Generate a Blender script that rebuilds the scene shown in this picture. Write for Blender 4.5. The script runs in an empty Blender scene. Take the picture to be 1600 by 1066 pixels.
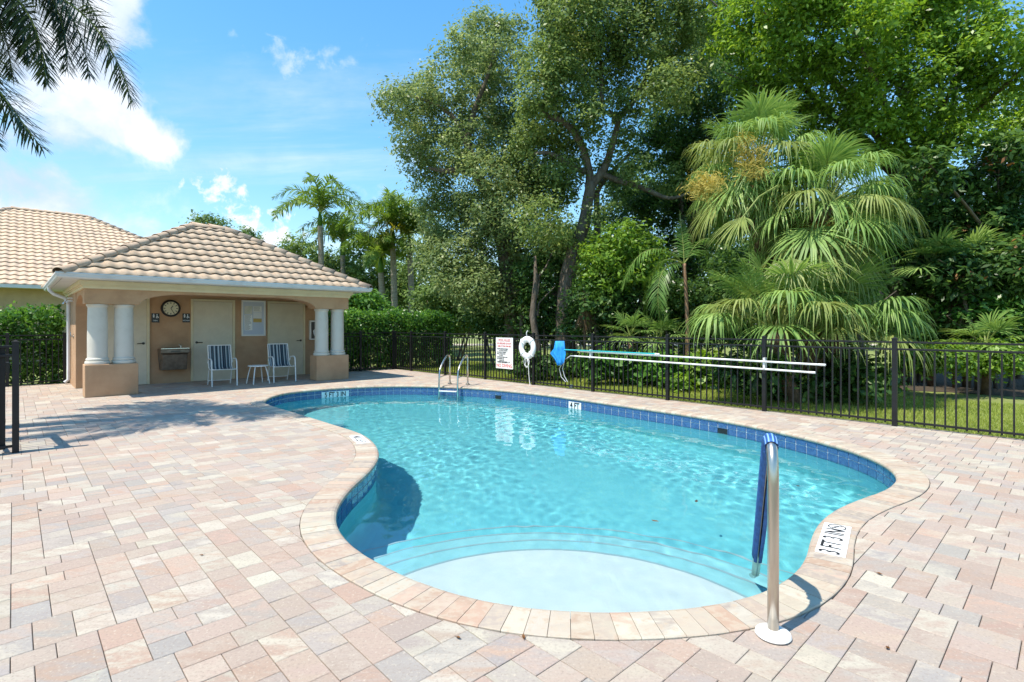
import bpy, bmesh, math, random
import numpy as np
from mathutils import Vector, Matrix

random.seed(7)
rng = np.random.default_rng(11)
R = math.radians
scene = bpy.context.scene
C = scene.collection

# ------------------------------------------------------------------ camera
HC, FPX, HY = 1.43, 830.0, 509.0          # eye height, focal length and horizon row (1600 px wide frame)
cam_d = bpy.data.cameras.new('camera')
cam = bpy.data.objects.new('camera', cam_d)
C.objects.link(cam)
cam.location = (0, 0, HC)
cam.rotation_euler = (R(90), 0, 0)
cam_d.sensor_width = 36.0
cam_d.lens = 36.0 * FPX / 1600.0
cam_d.shift_y = -(533.0 - HY) / 1600.0
cam_d.clip_start = 0.05
cam_d.clip_end = 3000
scene.camera = cam

# ------------------------------------------------------------------ light, sky, exposure
SUN_H = Vector((-0.82, -0.57)).normalized()
SUN_EL = R(64)
sun_dir = Vector((SUN_H.x * math.cos(SUN_EL), SUN_H.y * math.cos(SUN_EL), math.sin(SUN_EL)))
sun_d = bpy.data.lights.new('sun', 'SUN')
sun = bpy.data.objects.new('sun', sun_d)
C.objects.link(sun)
sun_d.energy = 3.9
sun_d.angle = R(0.53)
sun_d.color = (1.0, 0.925, 0.80)
sun.rotation_euler = (-sun_dir).to_track_quat('-Z', 'Y').to_euler()
sun.location = (-20, -14, 45)

world = bpy.data.worlds.new('World')
scene.world = world
world.use_nodes = True
nt = world.node_tree
nt.nodes.clear()


def nd(t, typ, **kw):
    n = t.nodes.new(typ)
    for k, v in kw.items():
        if k.startswith('i_'):
            key = k[2:]
            n.inputs[int(key) if key.isdigit() else key.replace('_', ' ')].default_value = v
        else:
            setattr(n, k, v)
    return n


def mth(t, op, a, b=None, c=None, clamp=False):
    n = t.nodes.new('ShaderNodeMath')
    n.operation = op
    n.use_clamp = clamp
    for i, v in enumerate((a, b, c)):
        if v is None:
            continue
        if isinstance(v, (int, float)):
            n.inputs[i].default_value = v
        else:
            t.links.new(v, n.inputs[i])
    return n.outputs[0]


def ramp(t, fac, lo, hi):
    n = t.nodes.new('ShaderNodeMapRange')
    n.interpolation_type = 'SMOOTHSTEP'
    n.inputs['From Min'].default_value = lo
    n.inputs['From Max'].default_value = hi
    t.links.new(fac, n.inputs['Value'])
    return n.outputs['Result']


sky = nd(nt, 'ShaderNodeTexSky', sky_type='NISHITA', sun_disc=False, sun_elevation=SUN_EL,
         sun_rotation=math.atan2(SUN_H.x, SUN_H.y), altitude=0, air_density=1.0, dust_density=0.1, ozone_density=1.0)
tc = nd(nt, 'ShaderNodeTexCoord')
sepn = nd(nt, 'ShaderNodeSeparateXYZ')
nt.links.new(tc.outputs['Generated'], sepn.inputs[0])
# flat cloud deck coordinates: direction divided by its height
zc = mth(nt, 'MAXIMUM', sepn.outputs[2], 0.02)
zc = mth(nt, 'ADD', zc, 0.10)
cu = mth(nt, 'DIVIDE', sepn.outputs[0], zc)
cv = mth(nt, 'DIVIDE', sepn.outputs[1], zc)
cmb = nd(nt, 'ShaderNodeCombineXYZ')
nt.links.new(cu, cmb.inputs[0])
nt.links.new(cv, cmb.inputs[1])
# thin streaked cirrus
mp = nd(nt, 'ShaderNodeMapping')
mp.inputs['Rotation'].default_value = (0, 0, R(-38))
mp.inputs['Scale'].default_value = (0.32, 1.15, 1)
nt.links.new(cmb.outputs[0], mp.inputs[0])
ci = nd(nt, 'ShaderNodeTexNoise', i_Scale=1.25, i_Detail=7.0, i_Roughness=0.62, i_Distortion=0.55)
nt.links.new(mp.outputs[0], ci.inputs['Vector'])
cirrus = mth(nt, 'MULTIPLY', ramp(nt, ci.outputs['Fac'], 0.46, 0.80), 0.55)
# cumulus: a few banks and puffs at fixed places in the sky, edges broken by noise
nz = nd(nt, 'ShaderNodeTexNoise', i_Scale=9.0, i_Detail=9.0, i_Roughness=0.6, i_Distortion=.25)
nt.links.new(tc.outputs['Generated'], nz.inputs['Vector'])
nz2 = nd(nt, 'ShaderNodeTexNoise', i_Scale=2.6, i_Detail=5.0, i_Roughness=0.55)
nt.links.new(tc.outputs['Generated'], nz2.inputs['Vector'])
fine = mth(nt, 'ADD', mth(nt, 'MULTIPLY', mth(nt, 'SUBTRACT', nz.outputs['Fac'], 0.52), 2.6),
           mth(nt, 'MULTIPLY', mth(nt, 'SUBTRACT', nz2.outputs['Fac'], 0.5), 1.0))


def sky_dir(px, py):
    return Vector(((px - 800) / FPX, 1.0, (HY - py) / FPX)).normalized()


nz3 = nd(nt, 'ShaderNodeTexNoise', i_Scale=30.0, i_Detail=7.0, i_Roughness=0.62, i_Distortion=.3)
nt.links.new(tc.outputs['Generated'], nz3.inputs['Vector'])
puff = mth(nt, 'MULTIPLY', mth(nt, 'SUBTRACT', nz3.outputs['Fac'], 0.54), 4.2)
cum = None
for (px, py, rad, flat, soft) in ((125, 40, .13, .9, .5), (150, 110, .115, 1.0, .6), (60, 140, .18, 1.0, .9), (0, 30, .2, 1.0, .6), (30, 285, .15, 1.3, .6), (-70, 250, .2, 1.2, .5), (90, 210, .15, 1.2, .95),
                                  (190, 205, .115, 2.6, .7), (110, 320, .14, 1.6, .95), (-300, 120, .30, 1.0, .4),
                                  (336, 296, .042, 1.0, .7), (412, 368, .065, 1.5, .7), (455, 103, .055, 1.1, 1.6), (532, 108, .06, 1.5, 1.8), (650, 240, .05, 1.4, 1.4),
                                  (240, 215, .03, 1.6, .9), (600, 330, .10, 2.2, 1.5),
                                  (1900, 250, .3, 1.6, .5), (2600, 150, .3, 1.5, .5), (-900, 180, .35, 1.5, .5)):
    d = sky_dir(px, py)
    sb = nd(nt, 'ShaderNodeVectorMath', operation='SUBTRACT')
    nt.links.new(tc.outputs['Generated'], sb.inputs[0])
    sb.inputs[1].default_value = d
    sc_ = nd(nt, 'ShaderNodeVectorMath', operation='MULTIPLY')
    nt.links.new(sb.outputs[0], sc_.inputs[0])
    sc_.inputs[1].default_value = (1, 1, flat)
    ln = nd(nt, 'ShaderNodeVectorMath', operation='LENGTH')
    nt.links.new(sc_.outputs[0], ln.inputs[0])
    q = mth(nt, 'SUBTRACT', 1.0, mth(nt, 'DIVIDE', ln.outputs['Value'], rad))
    q = mth(nt, 'ADD', q, fine if rad > .11 else puff)
    m = ramp(nt, q, 0.0, soft)
    if soft > 1:
        m = mth(nt, 'MULTIPLY', m, 0.6)
    cum = m if cum is None else mth(nt, 'MAXIMUM', cum, m)
cloud = mth(nt, 'MAXIMUM', cum, cirrus, clamp=True)
cloud = mth(nt, 'MULTIPLY', cloud, ramp(nt, sepn.outputs[2], -0.01, 0.06))
# cloud shading: whites with soft blue-grey bellies
shade = ramp(nt, mth(nt, 'ADD', mth(nt, 'MULTIPLY', nz2.outputs['Fac'], .6), mth(nt, 'MULTIPLY', nz.outputs['Fac'], .4)), 0.40, 0.60)
ccol = nd(nt, 'ShaderNodeMix', data_type='RGBA')
nt.links.new(shade, ccol.inputs[0])
ccol.inputs[6].default_value = (2.5, 3.2, 4.2, 1)
ccol.inputs[7].default_value = (4.6, 4.75, 4.9, 1)
hsv = nd(nt, 'ShaderNodeHueSaturation', i_Saturation=1.30, i_Value=1.0)
nt.links.new(sky.outputs[0], hsv.inputs['Color'])
# soft shoulder so that the horizon stays pale blue instead of clipping
shl = nd(nt, 'ShaderNodeVectorMath', operation='MULTIPLY_ADD')
nt.links.new(hsv.outputs[0], shl.inputs[0])
shl.inputs[1].default_value = (.17, .17, .17)
shl.inputs[2].default_value = (1, 1, 1)
sdv = nd(nt, 'ShaderNodeVectorMath', operation='DIVIDE')
nt.links.new(hsv.outputs[0], sdv.inputs[0])
nt.links.new(shl.outputs[0], sdv.inputs[1])
ssc = nd(nt, 'ShaderNodeVectorMath', operation='MULTIPLY')
nt.links.new(sdv.outputs[0], ssc.inputs[0])
ssc.inputs[1].default_value = (1.36, 1.64, 1.80)
mixc = nd(nt, 'ShaderNodeMix', data_type='RGBA')
nt.links.new(cloud, mixc.inputs[0])
nt.links.new(ssc.outputs[0], mixc.inputs[6])
nt.links.new(ccol.outputs[2], mixc.inputs[7])
bg = nd(nt, 'ShaderNodeBackground', i_Strength=0.15)
nt.links.new(mixc.outputs[2], bg.inputs['Color'])
wo = nd(nt, 'ShaderNodeOutputWorld')
nt.links.new(bg.outputs[0], wo.inputs[0])

scene.view_settings.view_transform = 'Standard'
scene.view_settings.look = 'None'
scene.view_settings.exposure = 0.80
scene.view_settings.gamma = 1
scene.cycles.use_denoising = True
scene.cycles.max_bounces = 10
scene.cycles.transparent_max_bounces = 16
scene.cycles.caustics_refractive = True
scene.cycles.caustics_reflective = False
scene.cycles.sample_clamp_indirect = 6.0
scene.cycles.blur_glossy = 0.5


# ------------------------------------------------------------------ helpers
def G(px, py, z=0.0):
    """point of the horizontal plane z seen at a pixel of the 1600 x 1066 photograph"""
    d = FPX * (HC - z) / (py - HY)
    return Vector(((px - 800) / FPX * d, d, z))


def W(px, py, d):
    return Vector(((px - 800) / FPX * d, d, HC + (HY - py) / FPX * d))


def on_plane(px, py, p0, nrm):
    """point where the line of sight through a pixel meets an upright plane"""
    o = Vector((0, 0, HC))
    r = Vector(((px - 800) / FPX, 1.0, (HY - py) / FPX))
    t = (Vector((p0[0], p0[1], 0)) - o).dot(nrm) / r.dot(nrm)
    return o + r * t


class MB:
    def __init__(self):
        self.v, self.f, self.mi = [], [], []
        self.cur = 0

    def add(self, vs, fs):
        o = len(self.v)
        self.v += [tuple(p) for p in vs]
        self.f += [tuple(i + o for i in f) for f in fs]
        self.mi += [self.cur] * len(fs)
        return self

    def box(self, c, s, rot=None):
        hx, hy, hz = s[0] / 2, s[1] / 2, s[2] / 2
        pts = [Vector((x, y, z)) for z in (-hz, hz) for x, y in ((-hx, -hy), (hx, -hy), (hx, hy), (-hx, hy))]
        if rot is not None:
            pts = [rot @ p for p in pts]
        c = Vector(c)
        return self.add([p + c for p in pts], [(3, 2, 1, 0), (4, 5, 6, 7), (0, 1, 5, 4), (1, 2, 6, 5), (2, 3, 7, 6), (3, 0, 4, 7)])

    def tube(self, pts, rad, n=8, cap=True):
        pts = [Vector(p) for p in pts]
        if not hasattr(rad, '__len__'):
            rad = [rad] * len(pts)
        vs, fs = [], []
        ref = None
        for i, p in enumerate(pts):
            a = pts[max(i - 1, 0)]
            b = pts[min(i + 1, len(pts) - 1)]
            t = (b - a)
            if t.length < 1e-9:
                t = Vector((0, 0, 1))
            t.normalize()
            if ref is None:
                ref = t.orthogonal().normalized()
            ref = (ref - t * ref.dot(t))
            if ref.length < 1e-6:
                ref = t.orthogonal()
            ref.normalize()
            bn = t.cross(ref)
            for k in range(n):
                an = 2 * math.pi * k / n
                vs.append(p + (ref * math.cos(an) + bn * math.sin(an)) * rad[i])
        for i in range(len(pts) - 1):
            for k in range(n):
                k2 = (k + 1) % n
                fs.append((i * n + k, i * n + k2, (i + 1) * n + k2, (i + 1) * n + k))
        if cap:
            fs.append(tuple(range(n - 1, -1, -1)))
            fs.append(tuple((len(pts) - 1) * n + k for k in range(n)))
        return self.add(vs, fs)

    def lathe(self, prof, n=24, c=(0, 0, 0)):
        vs, fs = [], []
        for (r, z) in prof:
            for k in range(n):
                an = 2 * math.pi * k / n
                vs.append((c[0] + r * math.cos(an), c[1] + r * math.sin(an), c[2] + z))
        m = len(prof)
        for i in range(m - 1):
            for k in range(n):
                k2 = (k + 1) % n
                fs.append((i * n + k, i * n + k2, (i + 1) * n + k2, (i + 1) * n + k))
        fs.append(tuple(range(n - 1, -1, -1)))
        fs.append(tuple((m - 1) * n + k for k in range(n)))
        return self.add(vs, fs)

    def prism(self, poly, z0, z1):
        """upright prism over a 2-D polygon"""
        n = len(poly)
        vs = [(p[0], p[1], z0) for p in poly] + [(p[0], p[1], z1) for p in poly]
        fs = [tuple(range(n - 1, -1, -1)), tuple(range(n, 2 * n))]
        fs += [(i, (i + 1) % n, n + (i + 1) % n, n + i) for i in range(n)]
        return self.add(vs, fs)

    def build(self, name, mat, parent=None, smooth=False, bevel=0.0, **kw):
        me = bpy.data.meshes.new(name)
        me.from_pydata(self.v, [], self.f)
        mats = mat if isinstance(mat, (list, tuple)) else [mat]
        for m in mats:
            me.materials.append(m)
        if len(mats) > 1:
            me.polygons.foreach_set('material_index', self.mi)
        if smooth:
            me.shade_smooth()
            if smooth != 'all':
                me.set_sharp_from_angle(angle=R(40))
        me.update()
        return link(name, me, parent, bevel, **kw)


def link(name, me, parent=None, bevel=0.0, label=None, category=None, group=None, kind=None, loc=None, rotz=None):
    o = bpy.data.objects.new(name, me)
    C.objects.link(o)
    if parent is not None:
        o.parent = parent
    if loc is not None:
        o.location = loc
    if rotz is not None:
        o.rotation_euler = (0, 0, rotz)
    if bevel:
        b = o.modifiers.new('bevel', 'BEVEL')
        b.width = bevel
        b.segments = 2
        b.limit_method = 'ANGLE'
        b.angle_limit = R(50)
    tag(o, label, category, group, kind)
    return o


def tag(o, label=None, category=None, group=None, kind=None):
    for k, v in (('label', label), ('category', category), ('group', group), ('kind', kind)):
        if v:
            o[k] = v
    return o


def thing(name, label, category, loc=(0, 0, 0), rotz=0.0, group=None, kind=None):
    o = link(name, None, None, 0, label, category, group, kind, loc, rotz)
    o.empty_display_size = 0.2
    return o


def bz(p0, p1, p2, n):
    p0, p1, p2 = Vector(p0), Vector(p1), Vector(p2)
    return [p0 * (1 - t) ** 2 + p1 * 2 * t * (1 - t) + p2 * t * t for t in [i / n for i in range(n + 1)]]


def text_mesh(body, size, font_scale_x=1.0, extrude=0.0012, align='CENTER', bold=0.0):
    cu_ = bpy.data.curves.new('lettering', 'FONT')
    cu_.body = body
    cu_.size = size
    cu_.align_x = align
    cu_.align_y = 'CENTER'
    cu_.extrude = extrude
    cu_.offset = bold
    cu_.resolution_u = 3
    to = bpy.data.objects.new('lettering', cu_)
    C.objects.link(to)
    dg = bpy.context.evaluated_depsgraph_get()
    me = bpy.data.meshes.new_from_object(to.evaluated_get(dg))
    bpy.data.objects.remove(to)
    bpy.data.curves.remove(cu_)
    if font_scale_x != 1.0:
        me.transform(Matrix.Diagonal((font_scale_x, 1, 1, 1)))
    return me


# ------------------------------------------------------------------ materials
MATS = {}


def material(name, col, rough=0.6, col2=None, nscale=6.0, ndetail=4.0, nlo=.35, nhi=.65, bump=0.0, bscale=60.0, metal=0.0,
             spec=0.5, coords='Object', stretch=None, attr=None, col3=None, n3scale=1.0, coat=0.0, bdist=0.01, turn=0.0):
    m = bpy.data.materials.new(name)
    m.use_nodes = True
    t = m.node_tree
    b = t.nodes['Principled BSDF']
    b.inputs['Roughness'].default_value = rough
    b.inputs['Metallic'].default_value = metal
    b.inputs['Specular IOR Level'].default_value = spec
    b.inputs['Coat Weight'].default_value = coat
    tcn = nd(t, 'ShaderNodeTexCoord')
    if coords == 'World':
        base_vec = nd(t, 'ShaderNodeNewGeometry').outputs['Position']
    else:
        base_vec = tcn.outputs[coords]
    vec = base_vec
    if stretch:
        mpn = nd(t, 'ShaderNodeMapping')
        mpn.inputs['Scale'].default_value = stretch
        mpn.inputs['Rotation'].default_value = (0, 0, turn)
        t.links.new(vec, mpn.inputs[0])
        vec = mpn.outputs[0]
    cur = None
    if attr:
        a = nd(t, 'ShaderNodeAttribute', attribute_name=attr)
        cur = a.outputs['Color']
        if attr == 'tone':
            a2 = nd(t, 'ShaderNodeAttribute', attribute_name='tone2')
            mpt = nd(t, 'ShaderNodeMapping')
            mpt.inputs['Rotation'].default_value = (0, 0, R(-43.2))
            mpt.inputs['Scale'].default_value = (.55, 1.3, 1)
            t.links.new(vec, mpt.inputs[0])
            nt2 = nd(t, 'ShaderNodeTexNoise', i_Scale=9.0, i_Detail=7.0, i_Roughness=0.68, i_Distortion=.4)
            t.links.new(mpt.outputs[0], nt2.inputs['Vector'])
            mx2 = nd(t, 'ShaderNodeMix', data_type='RGBA')
            t.links.new(ramp(t, nt2.outputs['Fac'], .36, .62), mx2.inputs[0])
            t.links.new(cur, mx2.inputs[6])
            t.links.new(a2.outputs['Color'], mx2.inputs[7])
            cur = mx2.outputs[2]
    if col2 is not None:
        n = nd(t, 'ShaderNodeTexNoise', i_Scale=nscale, i_Detail=ndetail, i_Roughness=0.62)
        t.links.new(vec, n.inputs['Vector'])
        mx = nd(t, 'ShaderNodeMix', data_type='RGBA')
        t.links.new(ramp(t, n.outputs['Fac'], nlo, nhi), mx.inputs[0])
        if cur is None:
            mx.inputs[6].default_value = (*col, 1)
        else:
            t.links.new(cur, mx.inputs[6])
        mx.inputs[7].default_value = (*col2, 1)
        cur = mx.outputs[2]
    if col3 is not None:
        n = nd(t, 'ShaderNodeTexNoise', i_Scale=n3scale, i_Detail=6.0, i_Roughness=0.65)
        t.links.new(base_vec, n.inputs['Vector'])
        mx = nd(t, 'ShaderNodeMix', data_type='RGBA')
        t.links.new(mth(t, 'MULTIPLY', ramp(t, n.outputs['Fac'], .48, .75), 0.75), mx.inputs[0])
        if cur is None:
            mx.inputs[6].default_value = (*col, 1)
        else:
            t.links.new(cur, mx.inputs[6])
        mx.inputs[7].default_value = (*col3, 1)
        cur = mx.outputs[2]
    if cur is None:
        b.inputs['Base Color'].default_value = (*col, 1)
    else:
        t.links.new(cur, b.inputs['Base Color'])
    if bump:
        n = nd(t, 'ShaderNodeTexNoise', i_Scale=bscale, i_Detail=4.0, i_Roughness=0.6)
        t.links.new(vec, n.inputs['Vector'])
        bp = nd(t, 'ShaderNodeBump', i_Strength=bump, i_Distance=bdist)
        t.links.new(n.outputs['Fac'], bp.inputs['Height'])
        t.links.new(bp.outputs[0], b.inputs['Normal'])
    MATS[name] = m
    return m


def leaf_material(name, c_dark, c_mid, c_light, rough=0.45, trans=0.40, spec=0.3, nscale=0.9, tint=None):
    m = bpy.data.materials.new(name)
    m.use_nodes = True
    t = m.node_tree
    b = t.nodes['Principled BSDF']
    out = t.nodes['Material Output']
    geo = nd(t, 'ShaderNodeNewGeometry')
    tcn = nd(t, 'ShaderNodeTexCoord')
    n = nd(t, 'ShaderNodeTexNoise', i_Scale=nscale, i_Detail=3.0)
    t.links.new(tcn.outputs['Object'], n.inputs['Vector'])
    f = mth(t, 'ADD', mth(t, 'MULTIPLY', geo.outputs['Random Per Island'], 0.62), mth(t, 'MULTIPLY', ramp(t, n.outputs['Fac'], .3, .7), 0.38))
    cr = nd(t, 'ShaderNodeValToRGB')
    t.links.new(f, cr.inputs[0])
    e = cr.color_ramp.elements
    e[0].position, e[0].color = 0.08, (*c_dark, 1)
    e[1].position, e[1].color = 0.92, (*c_light, 1)
    mid = e.new(0.5)
    mid.color = (*c_mid, 1)
    t.links.new(cr.outputs[0], b.inputs['Base Color'])
    b.inputs['Roughness'].default_value = rough
    b.inputs['Specular IOR Level'].default_value = spec
    tr = nd(t, 'ShaderNodeBsdfTranslucent')
    hs = nd(t, 'ShaderNodeHueSaturation', i_Hue=0.485, i_Saturation=1.1, i_Value=1.7)
    t.links.new(cr.outputs[0], hs.inputs['Color'])
    t.links.new(hs.outputs[0], tr.inputs['Color'])
    mx = nd(t, 'ShaderNodeMixShader', i_0=trans)
    t.links.new(b.outputs[0], mx.inputs[1])
    t.links.new(tr.outputs[0], mx.inputs[2])
    t.links.new(mx.outputs[0], out.inputs['Surface'])
    MATS[name] = m
    return m


M = MATS
material('paver', (.5, .4, .33), .88, (.53, .46, .365), 60, 6, .54, .74, bump=.9, bscale=240, attr='tone', coords='World', bdist=.004,
         col3=(.27, .215, .18), n3scale=75)
material('coping', (.50, .41, .31), .8, (.52, .455, .355), 22, 6, .45, .70, bump=.7, bscale=150, attr='tone', bdist=.004, col3=(.38, .26, .18), n3scale=22, coords='World')
material('sand', (.17, .14, .11), .95, (.09, .075, .06), 30, bump=.5)
material('pool_tile', (.030, .085, .23), .12, (.055, .135, .30), 26, 3, .35, .7, attr=None, spec=.6, coat=.3, coords='World')
material('grout', (.62, .70, .74), .8)
material('plaster_water_tint_deep', (.205, .66, .72), .7, (.175, .61, .68), 3, 4)  # light absorbed by deep water, painted into the plaster as turquoise
material('plaster_water_tint_mid', (.36, .72, .76), .7, (.32, .68, .72), 3, 4)  # same painted absorption, weaker for the middle steps
material('plaster_water_tint_pale', (.80, .85, .84), .7, (.75, .82, .82), 3, 4)  # palest of the painted depth tints, for the shallow shelf
material('step_edge', (.38, .54, .58), .6)
material('stucco', (.52, .33, .195), .9, (.46, .28, .16), 2.2, 5, bump=.6, bscale=160, bdist=.006, col3=(.40, .25, .145), n3scale=1.1)
material('stucco_pale', (.48, .36, .235), .9, (.42, .31, .20), 2.2, 5, bump=.5, bscale=220, bdist=.004)
material('trim_cream', (.72, .63, .42), .7, (.66, .57, .38), 3)
material('column_white', (.64, .61, .54), .6, (.57, .54, .47), 5, 5, .4, .8)
material('door_paint', (.66, .59, .45), .5, (.61, .54, .41), 4)
material('gutter_white', (.66, .68, .70), .4, (.54, .56, .58), 3.0, 5, .45, .8)
material('roof_tile', (.56, .40, .27), .85, (.62, .47, .34), 5, 5, bump=.4, bscale=90, col3=(.43, .33, .25), n3scale=.9, coords='World')
material('roof_cap', (.50, .36, .26), .85, (.60, .46, .34), 4, 5, bump=.4, bscale=90, col3=(.16, .14, .12), n3scale=1.6, coords='World')
material('roof_under', (.06, .05, .045), .9)
material('fence_black', (.009, .009, .010), .5, (.013, .013, .014), 8, spec=.35)
material('steel', (.62, .60, .56), .25, (.54, .50, .45), 18, metal=1.0, stretch=(1, 1, .15))
material('bronze_steel', (.60, .55, .48), .30, (.50, .44, .37), 14, metal=1.0, stretch=(1, 1, .1))
material('fountain_steel', (.22, .18, .145), .4, (.16, .13, .10), 9, metal=.7)
material('white_metal', (.78, .77, .74), .4)
material('white_plastic', (.84, .84, .82), .35, (.78, .78, .75), 9)
material('aluminium', (.70, .71, .73), .35, metal=.4)
material('black_plastic', (.015, .015, .017), .35)
material('dark_metal', (.07, .065, .06), .35, metal=.8)
material('clock_face', (.70, .66, .48), .5)
material('sign_white', (.86, .86, .85), .4, (.82, .82, .80), 12)
material('ink_red', (.58, .06, .05), .5)
material('ink_black', (.02, .02, .024), .5)
material('ink_pale', (.75, .76, .78), .5)
material('paper', (.72, .70, .64), .7, (.60, .62, .52), 7)
material('paper_blue', (.55, .60, .70), .7)
material('paper_gold', (.55, .40, .12), .7)
material('sling_navy', (.018, .026, .042), .8)
material('sling_white', (.40, .44, .46), .8)
material('sling_teal', (.06, .10, .12), .8)
material('cover_blue', (.018, .075, .26), .7, (.03, .12, .38), 20)
material('cover_stripe', (.22, .42, .75), .7)
material('cloth_blue', (.012, .24, .68), .75, (.02, .33, .80), 12, bump=.4, bscale=60)
material('pole_teal', (.03, .42, .45), .35)
material('pole_white', (.80, .81, .80), .3)
material('bark_oak', (.095, .072, .052), .95, (.165, .135, .105), 9, 6, bump=1.0, bscale=22, stretch=(1, 1, .35), bdist=.03)
material('bark_palm', (.24, .20, .155), .9, (.33, .29, .235), 6, 5, bump=.8, bscale=18, stretch=(.4, .4, 3.0), bdist=.02)
material('bark_sabal', (.11, .065, .036), .95, (.18, .11, .062), 10, 5, bump=1.0, bscale=14, bdist=.03)
material('bark_queen', (.30, .17, .10), .9, (.36, .22, .14), 8, bump=.6, bscale=30, stretch=(.4, .4, 3.0))
material('grass_ground', (.17, .215, .045), .95, (.22, .26, .07), 3, 5, bump=.7, bscale=60, col3=(.16, .15, .06), n3scale=.5)
material('mulch', (.045, .032, .02), .95, (.075, .055, .035), 14, 5, bump=.8, bscale=40)
material('path_sand', (.48, .40, .30), .95, (.56, .48, .38), 4)
leaf_material('leaf_oak', (0.073, 0.121, 0.035), (0.154, 0.228, 0.066), (0.297, 0.373, 0.122), rough=.42)
leaf_material('leaf_oak_pale', (0.086, 0.136, 0.045), (0.173, 0.245, 0.088), (0.326, 0.382, 0.154), rough=.42)
leaf_material('leaf_bright', (0.069, 0.136, 0.020), (0.150, 0.271, 0.037), (0.298, 0.450, 0.068), rough=.36)
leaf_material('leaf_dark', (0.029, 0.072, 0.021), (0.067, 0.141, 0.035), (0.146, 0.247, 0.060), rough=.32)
leaf_material('leaf_hedge', (0.037, 0.106, 0.018), (0.086, 0.206, 0.034), (0.197, 0.361, 0.077), rough=.34)
leaf_material('leaf_far', (0.066, 0.124, 0.036), (0.124, 0.206, 0.058), (0.215, 0.306, 0.091), rough=.6)
leaf_material('leaf_yellow', (.10, .13, .015), (.20, .22, .03), (.32, .30, .05), rough=.5)
leaf_material('leaf_rust', (.10, .045, .015), (.18, .08, .025), (.26, .13, .04), rough=.5, trans=.15)
leaf_material('fan_green', (0.106, 0.204, 0.051), (0.199, 0.321, 0.083), (0.352, 0.482, 0.138), rough=.48, trans=.28, spec=.3)
leaf_material('fan_pale', (0.140, 0.196, 0.047), (0.234, 0.290, 0.080), (0.355, 0.393, 0.131), rough=.5, trans=.3, spec=.3)
leaf_material('fan_dead', (.12, .075, .04), (.20, .13, .07), (.28, .19, .11), rough=.8, trans=.1)
leaf_material('bloom_gold', (0.270, 0.213, 0.043), (0.432, 0.354, 0.085), (0.594, 0.510, 0.146), rough=.8, trans=.25)
leaf_material('frond_green', (0.049, 0.114, 0.023), (0.097, 0.203, 0.038), (0.186, 0.316, 0.073), rough=.38, trans=.25)
leaf_material('frond_foxtail', (.075, .145, .025), (.14, .235, .04), (.25, .34, .075), rough=.5, trans=.38, spec=.3)
leaf_material('frond_dark', (.018, .034, .012), (.034, .058, .018), (.062, .090, .030), rough=.45, trans=.2)
leaf_material('grass_blade', (.19, .25, .04), (.29, .35, .065), (.42, .46, .12), rough=.7, trans=.35)

# ------------------------------------------------------------------ plan axes: house front (u) and house depth (v)
AB = R(43.2)
U = Vector((math.cos(AB), math.sin(AB), 0))
V = Vector((-math.sin(AB), math.cos(AB), 0))


def ab(a, b, z=0.0):
    p = U * a + V * b
    return Vector((p.x, p.y, z))


FENCE_A, FENCE_B, HOUSE_A, HOUSE_B = 9.15, 15.36, 1.03, 13.44

# ------------------------------------------------------------------ pool outline (inner edge of the coping), read off the deck plane
edge_px = [(413, 628), (424, 620), (450, 613.5), (490, 609), (530, 606), (575, 603.8), (625, 602.8), (680, 603.5), (740, 606), (800, 611), (860, 617.5),
           (930, 627), (1000, 637), (1080, 648.5), (1160, 662), (1240, 679), (1300, 694), (1350, 710), (1385, 727), (1402, 744), (1396, 757), (1375, 769),
           (1338, 782), (1303, 798), (1280, 818), (1268, 842), (1261, 870), (1240, 898), (1200, 922), (1150, 938), (1085, 949), (1010, 955),
           (930, 956.5), (860, 953), (790, 945), (720, 930), (655, 909), (600, 884), (555, 857), (531, 832), (523, 810), (529, 787), (547, 763),
           (572, 740), (587, 722), (591, 706), (582, 690), (562, 677), (525, 665), (480, 651), (440, 639), (420, 632.5)]
ctrl = [G(x, y, 0.0) for x, y in edge_px]


def catmull(P, per=10):
    out = []
    n = len(P)
    for i in range(n):
        p0, p1, p2, p3 = P[i - 1], P[i], P[(i + 1) % n], P[(i + 2) % n]
        for k in range(per):
            t = k / per
            out.append(0.5 * ((2 * p1) + (-p0 + p2) * t + (2 * p0 - 5 * p1 + 4 * p2 - p3) * t * t + (-p0 + 3 * p1 - 3 * p2 + p3) * t ** 3))
    return out


def resample(P, n):
    A = np.array([(p.x, p.y) for p in P])
    A = np.vstack([A, A[:1]])
    s = np.concatenate([[0], np.cumsum(np.linalg.norm(np.diff(A, axis=0), axis=1))])
    q = np.linspace(0, s[-1], n, endpoint=False)
    return np.stack([np.interp(q, s, A[:, 0]), np.interp(q, s, A[:, 1])], 1), s[-1]


NO = 800
OUT, PERIM = resample(catmull(ctrl), NO)
for _ in range(14):                                   # fair the traced curve
    OUT = (np.roll(OUT, 1, 0) + 2 * OUT + np.roll(OUT, -1, 0)) / 4
area2 = np.sum(OUT[:, 0] * np.roll(OUT[:, 1], -1) - np.roll(OUT[:, 0], -1) * OUT[:, 1])
if area2 < 0:
    OUT = OUT[::-1].copy()
OUT, PERIM = resample([Vector((p[0], p[1], 0)) for p in OUT], NO)
TAN = np.roll(OUT, -1, 0) - np.roll(OUT, 1, 0)
TAN /= np.linalg.norm(TAN, axis=1)[:, None]
NRM = np.stack([TAN[:, 1], -TAN[:, 0]], 1)             # outward
for _ in range(6):
    NRM = (np.roll(NRM, 1, 0) + 2 * NRM + np.roll(NRM, -1, 0)) / 4
    NRM /= np.linalg.norm(NRM, axis=1)[:, None]


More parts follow.
